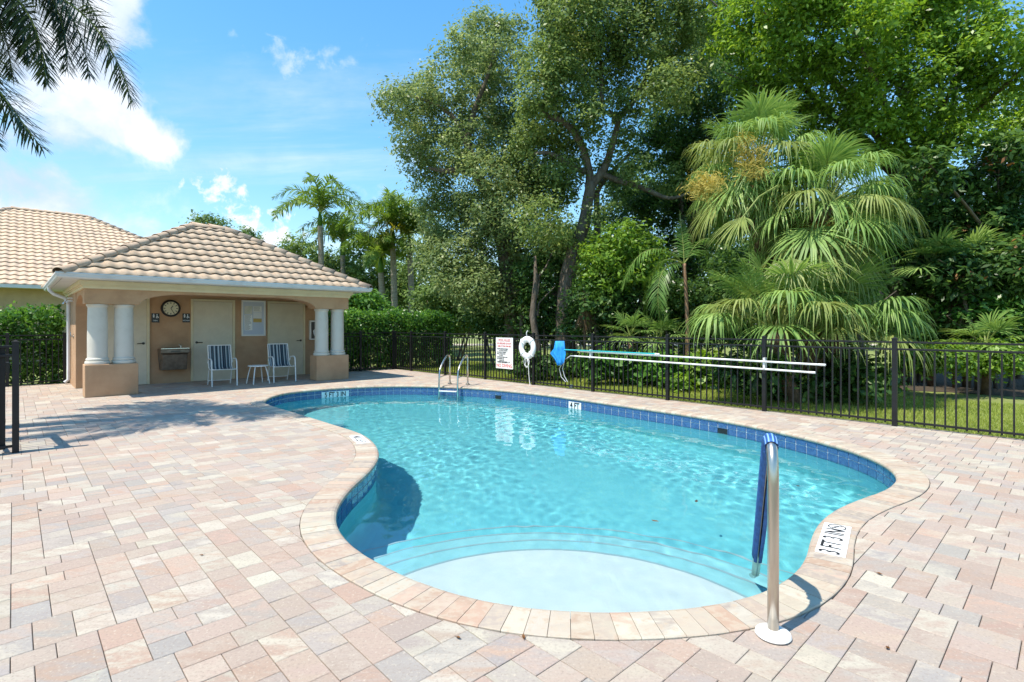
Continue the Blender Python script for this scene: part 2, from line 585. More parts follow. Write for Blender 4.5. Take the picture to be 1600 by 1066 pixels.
def offset_at(s, off):
    """point on the outline at running length s, moved outwards"""
    f = (s / PERIM * NO) % NO
    i = int(f)
    j = (i + 1) % NO
    t = f - i
    p = OUT[i] * (1 - t) + OUT[j] * t
    n = NRM[i] * (1 - t) + NRM[j] * t
    n = n / np.linalg.norm(n)
    return p + n * off, n


def signed(P):
    """signed distance of 2-D points to the pool edge (outside positive), nearest index"""
    P = np.asarray(P)
    d2 = ((P[:, None, :] - OUT[None, ::2, :]) ** 2).sum(2)
    i = d2.argmin(1) * 2
    return ((P - OUT[i]) * NRM[i]).sum(1), i


def offset_poly(off, step=4):
    return [tuple(OUT[i] + NRM[i] * off) for i in range(0, NO, step)]


def s_near(px, py, z=0.0):
    g = G(px, py, z)
    i = ((OUT - np.array((g.x, g.y))) ** 2).sum(1).argmin()
    return i / NO * PERIM


def sheet_with_hole(name, outer, hole, z, mat, **kw):
    bm = bmesh.new()
    ed = []
    for loop in (outer, hole):
        vs = [bm.verts.new((p[0], p[1], z)) for p in loop]
        ed += [bm.edges.new((vs[i], vs[(i + 1) % len(vs)])) for i in range(len(vs))]
    bmesh.ops.triangle_fill(bm, use_beauty=True, use_dissolve=False, edges=ed)
    for f in bm.faces:
        if f.normal.z < 0:
            f.normal_flip()
    me = bpy.data.meshes.new(name)
    bm.to_mesh(me)
    bm.free()
    me.materials.append(mat)
    return link(name, me, **kw)


# ------------------------------------------------------------------ ground, lawn, patio
ground = sheet_with_hole('ground', [(-900, -900), (900, -900), (900, 900), (-900, 900)], offset_poly(.16), -0.075, M['grass_ground'], kind='structure')
A0, A1, B0, B1 = -5.0, FENCE_A + .10, -7.5, 17.35
patio = sheet_with_hole('patio', [ab(A0, B0)[:2], ab(A1, B0)[:2], ab(A1, B1)[:2], ab(A0, B1)[:2]], offset_poly(.10), -0.016, M['sand'], kind='structure')
kb = MB()
kb.prism([ab(A1, B0)[:2], ab(A1 + .05, B0)[:2], ab(A1 + .05, FENCE_B + .15)[:2], ab(A1, FENCE_B + .15)[:2]], -.3, -.006)
kb.build('edging', M['sand'], patio)

# pavers: a random ashlar of five sizes on a 78 mm grid, parallel to the house
UNIT = .0745
na, nb = int((A1 - A0) / UNIT), int((B1 - B0) / UNIT)
occ = np.zeros((na, nb), bool)
# cells that the picture can show (with a good margin), outside the house
ia, ib = np.meshgrid(np.arange(na), np.arange(nb), indexing='ij')
ca, cb = A0 + (ia + .5) * UNIT, B0 + (ib + .5) * UNIT
cx, cy = U.x * ca + V.x * cb, U.y * ca + V.y * cb
seen = (cy > 0.9) & (np.abs(cx) < 1.12 * cy + 1.6)
seen &= ~((cb > HOUSE_B + 2.2) & (ca > HOUSE_A + .1))
occ |= ~seen
sizes = [(2, 2)] * 9 + [(3, 2)] * 5 + [(2, 3)] * 5 + [(3, 3)] + [(4, 2)] * 2 + [(2, 4)]
bid = -np.ones((na + 1, nb), int)
rects = []
for j in range(nb):
    i = 0
    while i < na:
        if occ[i, j]:
            i += 1
            continue
        run = 1
        while i + run < na and run < 6 and not occ[i + run, j]:
            run += 1
        best, pick = 1e9, None
        for (w, h) in random.sample(sizes, 9) + [(2, 2), (1, 3), (1, 2), (2, 1), (1, 1)]:
            if w > run or j + h > nb or occ[i:i + w, j:j + h].any():
                continue
            cost = random.random()
            if run < 6 and run - w == 1:                      # would leave a sliver
                cost += 4
            if j > 0 and i + w < na and bid[i + w - 1, j - 1] != bid[i + w, j - 1]:    # joint over joint
                cost += 2
            if min(w, h) == 1:
                cost += 5 if max(w, h) > 1 else 8
            if cost < best:
                best, pick = cost, (w, h)
        w, h = pick
        occ[i:i + w, j:j + h] = True
        bid[i:i + w, j:j + h] = len(rects)
        rects.append((i, j, w, h))
        i += w
tones = [(.41, .305, .24), (.42, .315, .245), (.435, .325, .25), (.38, .32, .27), (.355, .31, .27), (.475, .41, .32), (.485, .425, .335), (.425, .29, .215),
         (.445, .36, .28), (.40, .31, .25)]
GAP = .0015
polys = []
corner = []
for (i, j, w, h) in rects:
    a0, b0, a1, b1 = A0 + i * UNIT + GAP, B0 + j * UNIT + GAP, A0 + (i + w) * UNIT - GAP, B0 + (j + h) * UNIT - GAP
    polys.append([ab(a0, b0), ab(a1, b0), ab(a1, b1), ab(a0, b1)])
    corner += [(p.x, p.y) for p in polys[-1]]
corner = np.array(corner)
sd = np.concatenate([signed(corner[k:k + 4000])[0] for k in range(0, len(corner), 4000)]).reshape(-1, 4)
COPW = .24
CUT = COPW + .0035
final = []
for p, d in zip(polys, sd):
    if d.max() < CUT:
        continue
    if d.min() < CUT:
        c = sum((Vector((q.x, q.y, 0)) for q in p), Vector()) / 4
        _, i = signed(np.array([(c.x, c.y)]))
        n = NRM[i[0]]
        o = OUT[i[0]] + n * CUT
        out = []
        for k in range(4):
            q0, q1 = p[k], p[(k + 1) % 4]
            e0 = (q0.x - o[0]) * n[0] + (q0.y - o[1]) * n[1]
            e1 = (q1.x - o[0]) * n[0] + (q1.y - o[1]) * n[1]
            if e0 >= 0:
                out.append(q0)
            if (e0 >= 0) != (e1 >= 0):
                out.append(q0.lerp(q1, e0 / (e0 - e1)))
        if len(out) < 3:
            continue
        p = out
    final.append(p)


def paver_geo(p, z=0.0, ch=.0025, depth=.05):
    n = len(p)
    c = sum(p, Vector()) / n
    tz = [z + random.uniform(-.0011, .0011) for _ in range(n)]
    vs = []
    for k, q in enumerate(p):
        i = q + (c - q).normalized() * ch * 1.41
        vs.append((i.x, i.y, tz[k]))
    vs += [(q.x, q.y, tz[k] - ch) for k, q in enumerate(p)] + [(q.x, q.y, z - depth) for q in p]
    fs = [tuple(range(n))]
    for k in range(n):
        k2 = (k + 1) % n
        fs.append((n + k, n + k2, k2, k))
        fs.append((2 * n + k, 2 * n + k2, n + k2, n + k))
    return vs, fs


def tone(lst=tones):
    out = ()
    for _ in range(2):                                   # two tones blended within the block
        t = random.choice(lst)
        g = random.uniform(.90, 1.09)
        out += tuple(min(.85, x * g * w_ * random.uniform(.98, 1.02)) for x, w_ in zip(t, (.99, 1.02, 1.06))) + (1.0,)
    return out


def color_faces(me, cols):
    for nm_, off_ in (('tone', 0), ('tone2', 4)):
        at = me.attributes.new(nm_, 'FLOAT_COLOR', 'FACE')
        at.data.foreach_set('color', np.asarray([c_[off_:off_ + 4] for c_ in cols], dtype=np.float32).ravel())


final.sort(key=lambda p: (sum(p, Vector()) / len(p)).length if (sum(p, Vector()) / len(p)).y > 1.95
           and abs((sum(p, Vector()) / len(p)).x) < 1.02 * (sum(p, Vector()) / len(p)).y else 1e3)
big_v, big_f, big_c = [], [], []
for k, p in enumerate(final):
    if k < 300:
        c = sum(p, Vector()) / len(p)
        vs, fs = paver_geo([q - c for q in p])
        me = bpy.data.meshes.new('paver')
        me.from_pydata(vs, [], fs)
        color_faces(me, [tone()] * len(fs))
        me.materials.append(M['paver'])
        link('paver', me, patio, loc=(c.x, c.y, 0))
    else:
        vs, fs = paver_geo(p)
        o = len(big_v)
        big_v += vs
        big_f += [tuple(x + o for x in f) for f in fs]
        big_c += [tone()] * len(fs)
me = bpy.data.meshes.new('paving')
me.from_pydata(big_v, [], big_f)
color_faces(me, big_c)
me.materials.append(M['paver'])
link('paving', me, patio, kind='stuff')

# ------------------------------------------------------------------ the pool
WATER_Z = -.205
pool = thing('swimming_pool', 'freeform swimming pool with brick coping and blue tile band', 'pool', (0, 0, 0))
# plaster wall and floor, the water's depth tint put into their colour
wl = MB()
N2 = NO // 2
idx = range(0, NO, 2)


def floor_z(x, y):
    return -1.22 - .045 * max(0, y - 4.0)


prof = [(.022, -.03), (.022, -.9), (.0, -1.02)]
vs = []
for i in idx:
    fz = floor_z(*OUT[i])
    for (o, z) in ((.022, -.03), (.022, fz + .14), (.006, fz + .06), (-.03, fz + .015), (-.09, fz)):
        q = OUT[i] + NRM[i] * o
        vs.append((q[0], q[1], z))
fs = []
for k in range(N2):
    k2 = (k + 1) % N2
    for r in range(4):
        fs.append((k * 5 + r, k * 5 + r + 1, k2 * 5 + r + 1, k2 * 5 + r))
wl.add(vs, fs)
shell = wl.build('wall', M['plaster_water_tint_deep'], pool, smooth='all')
bm = bmesh.new()
vv = [bm.verts.new((p[0], p[1], floor_z(*p))) for p in offset_poly(-.088, 2)]
ee = [bm.edges.new((vv[i], vv[(i + 1) % len(vv)])) for i in range(len(vv))]
bmesh.ops.triangle_fill(bm, use_beauty=True, edges=ee)
for f in bm.faces:
    if f.normal.z < 0:
        f.normal_flip()
me = bpy.data.meshes.new('floor')
bm.to_mesh(me)
bm.free()
me.materials.append(M['plaster_water_tint_deep'])
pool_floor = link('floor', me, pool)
caustic_receivers = [shell, pool_floor]
# entry steps: concentric arcs cut off by the pool wall
SC, SP = np.array((.25, 2.62)), np.array((.27, 3.05))


def step_poly(rad):
    out = []
    a, b = OUT, np.roll(OUT, -1, 0)
    for k in range(180):
        an = 2 * math.pi * k / 180
        dr = np.array((math.cos(an), math.sin(an)))
        w = SP - SC
        bb = w @ dr
        t = -bb + math.sqrt(max(0, bb * bb - (w @ w - rad * rad)))
        e = b - a
        den = dr[0] * e[:, 1] - dr[1] * e[:, 0]
        den[np.abs(den) < 1e-12] = 1e-12
        ra = a - SP
        tt = (ra[:, 0] * e[:, 1] - ra[:, 1] * e[:, 0]) / den
        uu = (ra[:, 0] * dr[1] - ra[:, 1] * dr[0]) / den
        ok = (tt > 0) & (uu >= 0) & (uu <= 1)
        tw = tt[ok].min() + .012
        out.append((SP + dr * min(t, tw), t < tw))
    return out


for k, (rad, z, mt) in enumerate(((1.42, -.36, 'plaster_water_tint_pale'), (1.80, -.58, 'plaster_water_tint_mid'), (2.16, -.80, 'plaster_water_tint_mid'), (2.52, -1.02, 'plaster_water_tint_deep'))):  # plaster colour deepens with each step in place of absorption by the water
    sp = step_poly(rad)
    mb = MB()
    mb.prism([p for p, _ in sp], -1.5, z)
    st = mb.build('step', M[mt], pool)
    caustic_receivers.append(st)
    inner = [SC + (p - SC) * ((rad - .022) / rad) for p, f in sp]
    eb = MB()
    for q in range(len(sp)):
        q2 = (q + 1) % len(sp)
        if sp[q][1] and sp[q2][1]:
            p0, p1, p2, p3 = sp[q][0], sp[q2][0], inner[q2], inner[q]
            eb.add([(p0[0], p0[1], z + .004), (p1[0], p1[1], z + .004), (p2[0], p2[1], z + .004), (p3[0], p3[1], z + .004)], [(0, 1, 2, 3)])
    caustic_receivers.append(eb.build('step_edge', M['step_edge'], st))

# coping bricks with a rounded nose over the water
NB = 298
bw = PERIM / NB
cop_tones = [(.46, .385, .29), (.49, .42, .32), (.43, .34, .26), (.43, .29, .205), (.50, .445, .345), (.46, .325, .235), (.36, .29, .235)]
nose = [(COPW, -.055), (COPW, .004), (COPW - .004, .008), (.03, .008), (.010, .003), (-.004, -.008), (-.008, -.022), (-.004, -.036), (.008, -.046), (.03, -.048)]
for k in range(NB):
    s0, s1 = k * bw + .0013, (k + 1) * bw - .0013
    sm = (s0 + s1) / 2
    cpt, _ = offset_at(sm, COPW / 2)
    vs, fs = [], []
    dz = random.uniform(-.001, .0012)
    for s in (s0, sm, s1):
        for (o, z) in nose:
            p, _ = offset_at(s, o)
            vs.append((p[0] - cpt[0], p[1] - cpt[1], z + dz))
    m = len(nose)
    for r in range(2):
        for q in range(m):
            q2 = (q + 1) % m
            fs.append((r * m + q, r * m + q2, (r + 1) * m + q2, (r + 1) * m + q))
    fs.append(tuple(range(m - 1, -1, -1)))
    fs.append(tuple(range(2 * m, 3 * m)))
    me = bpy.data.meshes.new('coping_brick')
    me.from_pydata(vs, [], fs)
    color_faces(me, [tone(cop_tones)] * len(fs))
    me.materials.append(M['coping'])
    link('coping_brick', me, pool, loc=(cpt[0], cpt[1], 0))

# grout bed and glazed tiles along the waterline
gb = MB()
vs = []
for i in idx:
    for (o, z) in ((.017, -.03), (.017, -.262)):
        q = OUT[i] + NRM[i] * o
        vs.append((q[0], q[1], z))
gb.add(vs, [(2 * k, 2 * k + 1, 2 * ((k + 1) % N2) + 1, 2 * ((k + 1) % N2)) for k in range(N2)])
caustic_receivers.append(gb.build('tile_grout', M['grout'], pool, smooth='all'))
NT = 176
tw_ = PERIM / NT
skim = [s_near(779, 609), s_near(1125, 656)]
mark53, mark4 = s_near(523, 606.5), s_near(899, 622.5)
rest = MB()
tile_n = 0


def near_s(s, q, w):
    return abs((s - q + PERIM / 2) % PERIM - PERIM / 2) < w


for k in range(NT):
    s0, s1 = k * tw_ + .0055, (k + 1) * tw_ - .0055
    sm = (s0 + s1) / 2
    c0, n = offset_at(sm, .02)
    vis = (-(n[0] * -c0[0] + n[1] * -c0[1])) > 0.0
    for (z1, z0) in ((-.044, -.116), (-.127, -.255)):
        if any(near_s(sm, q, .12) for q in skim) and z1 < -.1:
            continue
        vs = []
        for o in (.017, .009):
            for s in (s0, s1):
                p, _ = offset_at(s, o)
                for z in (z0, z1):
                    vs.append((p[0], p[1], z))
        fs = [(4, 6, 7, 5), (0, 1, 3, 2), (4, 5, 1, 0), (6, 2, 3, 7), (5, 7, 3, 1), (4, 0, 2, 6)]
        if vis and tile_n < 300:
            mb = MB()
            mb.add([(v[0] - c0[0], v[1] - c0[1], v[2]) for v in vs], fs)
            caustic_receivers.append(mb.build('tile', M['pool_tile'], pool, loc=(c0[0], c0[1], 0)))
            tile_n += 1
        else:
            rest.add(vs, fs)
if rest.v:
    rest.build('tile_band', M['pool_tile'], pool, kind='stuff')
for q in skim:
    mb = MB()
    for (sa, sb_, z0, z1, o) in ((-.125, .125, -.236, -.132, .012),):
        p0, _ = offset_at(q + sa, o)
        p1, _ = offset_at(q + sb_, o)
        mb.add([(p0[0], p0[1], z0), (p1[0], p1[1], z0), (p1[0], p1[1], z1), (p0[0], p0[1], z1)], [(0, 1, 2, 3)])
    sk = mb.build('skimmer_opening', M['black_plastic'], pool)
    fb = MB()
    for (s_, w) in ((q - .125, .012), (q + .125, .012)):
        p, n = offset_at(s_, .008)
        fb.box((p[0], p[1], -.183), (.009, .009, .10))
    p0, _ = offset_at(q - .125, .008)
    p1, _ = offset_at(q + .125, .008)
    fb.tube([(p0[0], p0[1], -.122), (p1[0], p1[1], -.130)], .004, 6)
    fb.build('skimmer_frame', M['pool_tile'], sk)


def wall_marker(s, w, h, z, textbody, tsize):
    """flat ceramic depth marker set on the waterline tile, lettering facing the water"""
    p, n = offset_at(s, .0)
    ang = math.atan2(-n[1], -n[0]) + math.pi / 2      # local +x runs along the wall, -y faces the pool
    mb = MB()
    segs = 3
    pc = [offset_at(s + w * (t / segs - .5), .002)[0] for t in range(segs + 1)]
    for t in range(segs):
        a, b = pc[t], pc[t + 1]
        mb.add([(a[0] - p[0], a[1] - p[1], -h / 2), (b[0] - p[0], b[1] - p[1], -h / 2), (b[0] - p[0], b[1] - p[1], h / 2), (a[0] - p[0], a[1] - p[1], h / 2)], [(0, 1, 2, 3)])
    o = mb.build('depth_marker', M['sign_white'], pool, loc=(p[0], p[1], z))
    tm = text_mesh(textbody, tsize, .8, bold=.0022)
    tm.materials.append(M['ink_black'])
    q1, _ = offset_at(s + .1, 0)
    sgn_ = 1 if (q1[0] - p[0]) * math.cos(ang) + (q1[1] - p[1]) * math.sin(ang) > 0 else -1
    for v_ in tm.vertices:                               # letters follow the curved wall
        x_, y_, z_ = v_.co
        qq, _ = offset_at(s + sgn_ * x_, -.0035 - z_)
        v_.co = (qq[0] - p[0], qq[1] - p[1], y_)
    link('lettering', tm, o)
    return o


wall_marker(mark53, .62, .15, -.150, '5 FT 3 IN', .155)
wall_marker(mark4, .33, .15, -.150, '4 FT', .165)

# ------------------------------------------------------------------ water
xs = np.arange(OUT[:, 0].min() - .15, OUT[:, 0].max() + .15, .024)
ys = np.arange(OUT[:, 1].min() - .15, OUT[:, 1].max() + .15, .024)
gx, gy = np.meshgrid(xs, ys, indexing='ij')
pts = np.stack([gx.ravel(), gy.ravel()], 1)
sdg = np.concatenate([signed(pts[k:k + 6000])[0] for k in range(0, len(pts), 6000)]).reshape(gx.shape)
inside = sdg < .058
cell = inside[:-1, :-1] & inside[1:, :-1] & inside[:-1, 1:] & inside[1:, 1:]
hz = np.zeros_like(gx)
wr = np.random.default_rng(5)
for k in range(60):
    lam = .085 * (5.0 ** wr.random())
    th = R(20) + wr.normal() * 1.0
    ph = wr.random() * 6.28
    kx, ky = 2 * math.pi / lam * math.cos(th), 2 * math.pi / lam * math.sin(th)
    hz += .00030 * (lam / .2) ** 1.25 * np.sin(kx * gx + ky * gy + ph)
# calmer and livelier patches
hz *= .58
hz *= .62 + .45 * np.sin(gx * .9 + 1.3) * np.sin(gy * .75 + .4) + .25 * np.sin(gx * 2.1 + gy * 1.4)
ids = -np.ones(gx.shape, int)
need = np.zeros(gx.shape, bool)
for (di, dj) in ((0, 0), (1, 0), (0, 1), (1, 1)):
    need[di:gx.shape[0] - 1 + di, dj:gx.shape[1] - 1 + dj] |= cell
ids[need] = np.arange(need.sum())
top = np.stack([gx[need], gy[need], WATER_Z + hz[need]], 1)
nv = len(top)
ci_, cj_ = np.nonzero(cell)
quads = np.stack([ids[ci_, cj_], ids[ci_ + 1, cj_], ids[ci_ + 1, cj_ + 1], ids[ci_, cj_ + 1]], 1)
bot = top.copy()
bot[:, 2] = -2.3
edge_cnt = {}
for q in quads.tolist():
    for r in range(4):
        e = (q[r], q[(r + 1) % 4])
        edge_cnt[e] = edge_cnt.get((e[1], e[0]), 0)
        if (e[1], e[0]) in edge_cnt:
            del edge_cnt[(e[1], e[0])]
            del edge_cnt[e]
faces = quads.tolist() + [[x + nv for x in q[::-1]] for q in quads.tolist()] + [[b, a, a + nv, b + nv] for (a, b) in edge_cnt]
me = bpy.data.meshes.new('water')
me.from_pydata(top.tolist() + bot.tolist(), [], faces)
me.shade_smooth()


def water_material():
    m = bpy.data.materials.new('water')
    m.use_nodes = True
    t = m.node_tree
    t.nodes.clear()
    out = nd(t, 'ShaderNodeOutputMaterial')
    g = nd(t, 'ShaderNodeBsdfGlass', i_IOR=1.333, i_Roughness=0.0)
    g.inputs['Color'].default_value = (.90, .985, 1, 1)
    t.links.new(g.outputs[0], out.inputs['Surface'])
    MATS['water'] = m
    return m


me.materials.append(water_material())
water = link('water', me, kind='structure')

sun_d.cycles.is_caustics_light = True                  # sunlight refracted through the ripples onto the pool floor
water.cycles.is_caustics_caster = True
for o in caustic_receivers:
    o.cycles.is_caustics_receiver = True

# ------------------------------------------------------------------ pool house
O_H = ab(HOUSE_A, HOUSE_B)
house = thing('pool_house', 'tan stucco pool house with hipped clay tile roof and paired white columns', 'building', O_H, AB)
HL, HW, HD = 5.56, 2.10, 4.75         # front length, porch depth, total depth
EZ = 2.44                             # gutter top


def HB(px, py, v):
    """house coordinates of a pixel on an upright plane parallel to the front"""
    p = on_plane(px, py, ab(0, HOUSE_B + v), V) - O_H
    return p.dot(U), v, p.z


mb = MB()
mb.box((HL / 2, (HW + HD) / 2, 1.13), (HL, HD - HW, 2.36))
wall = mb.build('wall', M['stucco'], house, bevel=.01)
ceil = MB()
ceil.box((HL / 2, HW / 2, 2.245), (HL - .1, HW, .03))
ceil.build('porch_ceiling', M['stucco_pale'], house)


def arched_beam(name, length, thick, cols_end0, cols_end1, rise, place):
    """beam with rounded shoulders: underside 1.87 over the columns rising to the crown"""
    zb, zt, zc = 1.87, 2.22, 1.87 + rise
    sh = min(.95, (length - cols_end0 - cols_end1) / 2)
    bot = [(0, zb), (cols_end0, zb)]
    for k in range(1, 9):
        t = k / 8 * math.pi / 2
        bot.append((cols_end0 + sh * (1 - math.cos(t)), zb + (zc - zb) * math.sin(t)))
    r = []
    for k in range(8, 0, -1):
        t = k / 8 * math.pi / 2
        r.append((length - cols_end1 - sh * (1 - math.cos(t)), zb + (zc - zb) * math.sin(t)))
    if r[0][0] - bot[-1][0] < 1e-4:
        r = r[1:]
    bot += r + [(length - cols_end1, zb), (length, zb)]
    m = MB()
    n = len(bot)
    vs = []
    for y in (0, thick):
        vs += [place(x, y, z) for x, z in bot] + [place(x, y, zt) for x, z in bot]
    fs = []
    for i in range(n - 1):
        fs.append((i, i + 1, n + i + 1, n + i))
        fs.append((2 * n + i + 1, 2 * n + i, 3 * n + i, 3 * n + i + 1))
        fs.append((i + 1, i, 2 * n + i, 2 * n + i + 1))
        fs.append((n + i, n + i + 1, 3 * n + i + 1, 3 * n + i))
    fs.append((0, n, 3 * n, 2 * n))
    fs.append((n - 1, 3 * n - 1, 4 * n - 1, 2 * n - 1))
    m.add(vs, fs)
    bm_ = bmesh.new()
    me_ = bpy.data.meshes.new(name)
    me_.from_pydata(m.v, [], m.f)
    bm_.from_mesh(me_)
    bmesh.ops.recalc_face_normals(bm_, faces=bm_.faces)
    bm_.to_mesh(me_)
    bm_.free()
    me_.materials.append(M['stucco'])
    return link(name, me_, house)


arched_beam('front_beam', HL, .40, .90, .90, .25, lambda x, y, z: (x, y + .02, z))
arched_beam('side_beam', HW - .43, .30, .06, .0, .22, lambda x, y, z: (y + .015, x + .425, z))
arched_beam('side_beam', HW - .43, .30, .06, .0, .22, lambda x, y, z: (HL - y - .015, x + .425, z))

pl_prof = [(.205, 0), (.205, .05), (.215, .06), (.19, .085), (.195, .10), (.178, .125), (.172, .14)]
for (u0) in (0.0, HL - .88):
    mb = MB()
    mb.box((u0 + .44, .22, .325), (.88, .44, .65))
    mb.build('plinth', M['stucco'], house, bevel=.012)
    for c in (.222, .658):
        mb = MB()
        mb.lathe([(.170, 0), (.170, .4), (.166, .8), (.158, 1.05)], 32, (0, 0, .13))
        col = mb.build('column', M['column_white'], house, smooth=True, loc=(u0 + c, .22, .652))
        b = MB()
        b.lathe([(.205, 0), (.210, .012), (.210, .048), (.203, .058), (.180, .062), (.180, .070), (.192, .078), (.195, .095), (.190, .110), (.174, .118), (.171, .135)], 32)
        b.build('column_base', M['column_white'], col, smooth=True)
        b = MB()
        b.lathe([(.158, 1.13), (.164, 1.14), (.164, 1.155), (.178, 1.175), (.186, 1.18), (.186, 1.212)], 32)
        b.build('capital', M['column_white'], col, smooth=True)

# crown moulding under the eave, soffit and gutter
mb = MB()
for (o, z0, z1) in ((.03, 2.17, 2.225), (.055, 2.225, 2.25), (.085, 2.25, 2.33)):
    mb.box((HL / 2, -o / 2 + .02, (z0 + z1) / 2), (HL + 2 * o, o + .04, z1 - z0 - .001))
    mb.box((-o / 2 + .02, HD / 2 + .02, (z0 + z1) / 2 + .0007), (o + .04, HD - .06, z1 - z0 - .002))
    mb.box((HL + o / 2 - .02, HD / 2 + .02, (z0 + z1) / 2 + .0007), (o + .04, HD - .06, z1 - z0 - .002))
mb.build('crown_moulding', M['trim_cream'], house)
OV = .36
mb = MB()
mb.box((HL / 2, HD / 2, 2.345), (HL + 2 * OV - .02, HD + 2 * OV - .02, .022))
mb.build('soffit', M['gutter_white'], house)


def gutter_run(p0, p1, outw):
    prof_ = [(0, 0), (.05, -.002), (.078, .02), (.088, .06), (.100, .075), (.100, .105), (.093, .105), (.093, .08), (0, .08)]
    d = (Vector(p1) - Vector(p0)).normalized()
    vs = []
    for p, sgn in ((Vector(p0), -1), (Vector(p1), 1)):
        for (o, z) in prof_:
            q = p + Vector(outw) * o + d * sgn * o
            vs.append((q.x, q.y, 2.335 + z))
    n = len(prof_)
    fs = [(i, (i + 1) % n, n + (i + 1) % n, n + i) for i in range(n)] + [tuple(range(n)), tuple(range(2 * n - 1, n - 1, -1))]
    m = MB()
    m.add(vs, fs)
    return m.build('gutter', M['gutter_white'], house)


gutter_run((-OV, -OV, 0), (HL + OV, -OV, 0), (0, -1, 0))
gutter_run((-OV, HD + OV, 0), (-OV, -OV, 0), (-1, 0, 0))
gutter_run((HL + OV, -OV, 0), (HL + OV, HD + OV, 0), (1, 0, 0))
# downspout on the far corner of the left wall
mb = MB()
mb.tube([(-.40, 3.4, 2.36), (-.40, 3.4, 2.28), (-.32, 3.4, 2.19), (-.12, 3.4, 2.10), (-.05, 3.4, 2.02), (-.045, 3.4, 1.2), (-.045, 3.4, .12), (-.12, 3.4, .05)], .04, 8)
mb.build('downspout', M['gutter_white'], house, smooth=True)
mb = MB()
mb.box((-.045, 3.0, 2.05), (.09, .13, .10))
mb.lathe([(.03, 0), (.055, -.03), (.06, -.09), (.03, -.11)], 12, (-.09, 3.06, 2.05))
mb.build('floodlight', M['gutter_white'], house, smooth=True)

# doors in the porch wall
DOORS = [(-1, 'lever_right'), ]


def door(u0, u1, lever_u, flip):
    d = MB()
    d.box(((u0 + u1) / 2, HW - .008, 1.03), (u1 - u0, .03, 2.05))
    do = d.build('door', M['door_paint'], house, bevel=.003)
    f = MB()
    w = .055
    f.box((u0 - w / 2 - .004, HW - .012, 1.06), (w, .055, 2.11))
    f.box((u1 + w / 2 + .004, HW - .012, 1.06), (w, .055, 2.11))
    f.box(((u0 + u1) / 2, HW - .012, 2.09), (u1 - u0 + .006, .055, .052))
    f.build('door_frame', M['trim_cream'], do, bevel=.004)
    h = MB()
    h.lathe([(.030, 0), (.030, .012), (.012, .014), (.012, .045)], 14)
    h.tube([(0, 0, .04), (.03 * flip, 0, .043), (.13 * flip, -.004, .040)], .0095, 8)
    ho = h.build('handle', M['dark_metal'], do, smooth=True)
    ho.rotation_euler = (R(90), 0, 0)
    ho.location = (lever_u, HW - .024, 1.0)
    return do


u_a = HB(229, 560, HW)[0]
u_b, u_c = HB(302, 560, HW)[0], HB(363, 560, HW)[0]
u_d, u_e = HB(421, 560, HW)[0], HB(473, 560, HW)[0]
door(u_a - .93, u_a, u_a - .07, -1)
door(u_b, u_c, u_b + .07, 1)
door(u_d, u_e, u_e - .07, -1)

# ------------------------------------------------------------------ clay tile roofs
RISE, RUN = 1.60, HD / 2 + OV + .03
EAVE_Z = 2.425
SL = math.hypot(RISE, RUN)
TL, TW = .335, .238                    # exposure and wave width


def s_tile(w=TW, L=TL + .07, th=.009, n=8):
    """one barrel tile: local x across, y up the slope, z off the slope"""
    vs = []
    for (y, lift) in ((-.012, .046), (L, .006)):
        for k in range(n + 1):
            t = k / n
            x = t * (w + .012) - .006
            z = .014 * math.cos(2 * math.pi * (t - .28)) + lift
            vs.append((x, y, z))
            vs.append((x, y, z - th))
    fs = []
    r = 2 * (n + 1)
    for k in range(n):
        a, b = 2 * k, 2 * k + 2
        fs.append((a, b, r + b, r + a))
        fs.append((b, a, a + 1, b + 1))
    return vs, fs


TV, TF = s_tile()
tile_me = bpy.data.meshes.new('roof_tile')
tile_me.from_pydata(TV, [], TF)
tile_me.materials.append(M['roof_tile'])
tile_me.shade_smooth()
roof = MB()
e0, e1 = -OV - .03, HL + OV + .03
d0, d1 = -OV - .03, HD + OV + .03
hp = (d1 - d0) / 2
rz = EAVE_Z + RISE
roof.add([(e0, d0, EAVE_Z - .012), (e1, d0, EAVE_Z - .012), (e1, d1, EAVE_Z - .012), (e0, d1, EAVE_Z - .012), (e0 + hp, d0 + hp, rz - .012), (e1 - hp, d0 + hp, rz - .012)],
         [(0, 1, 5, 4), (1, 2, 5), (2, 3, 4, 5), (3, 0, 4), (3, 2, 1, 0)])
roof_o = roof.build('roof', M['roof_under'], house)


def cut_half(vs, fs, planes):
    """trim a small mesh by 2-D half planes (x, y)"""
    bm_ = bmesh.new()
    bv = [bm_.verts.new(v) for v in vs]
    for f in fs:
        bm_.faces.new([bv[i] for i in f])
    for (pt, n) in planes:
        bmesh.ops.bisect_plane(bm_, geom=bm_.verts[:] + bm_.edges[:] + bm_.faces[:], plane_co=(pt[0], pt[1], 0), plane_no=(n[0], n[1], 0), clear_outer=True)
    me_ = bpy.data.meshes.new('roof_tile')
    bm_.to_mesh(me_)
    bm_.free()
    return me_


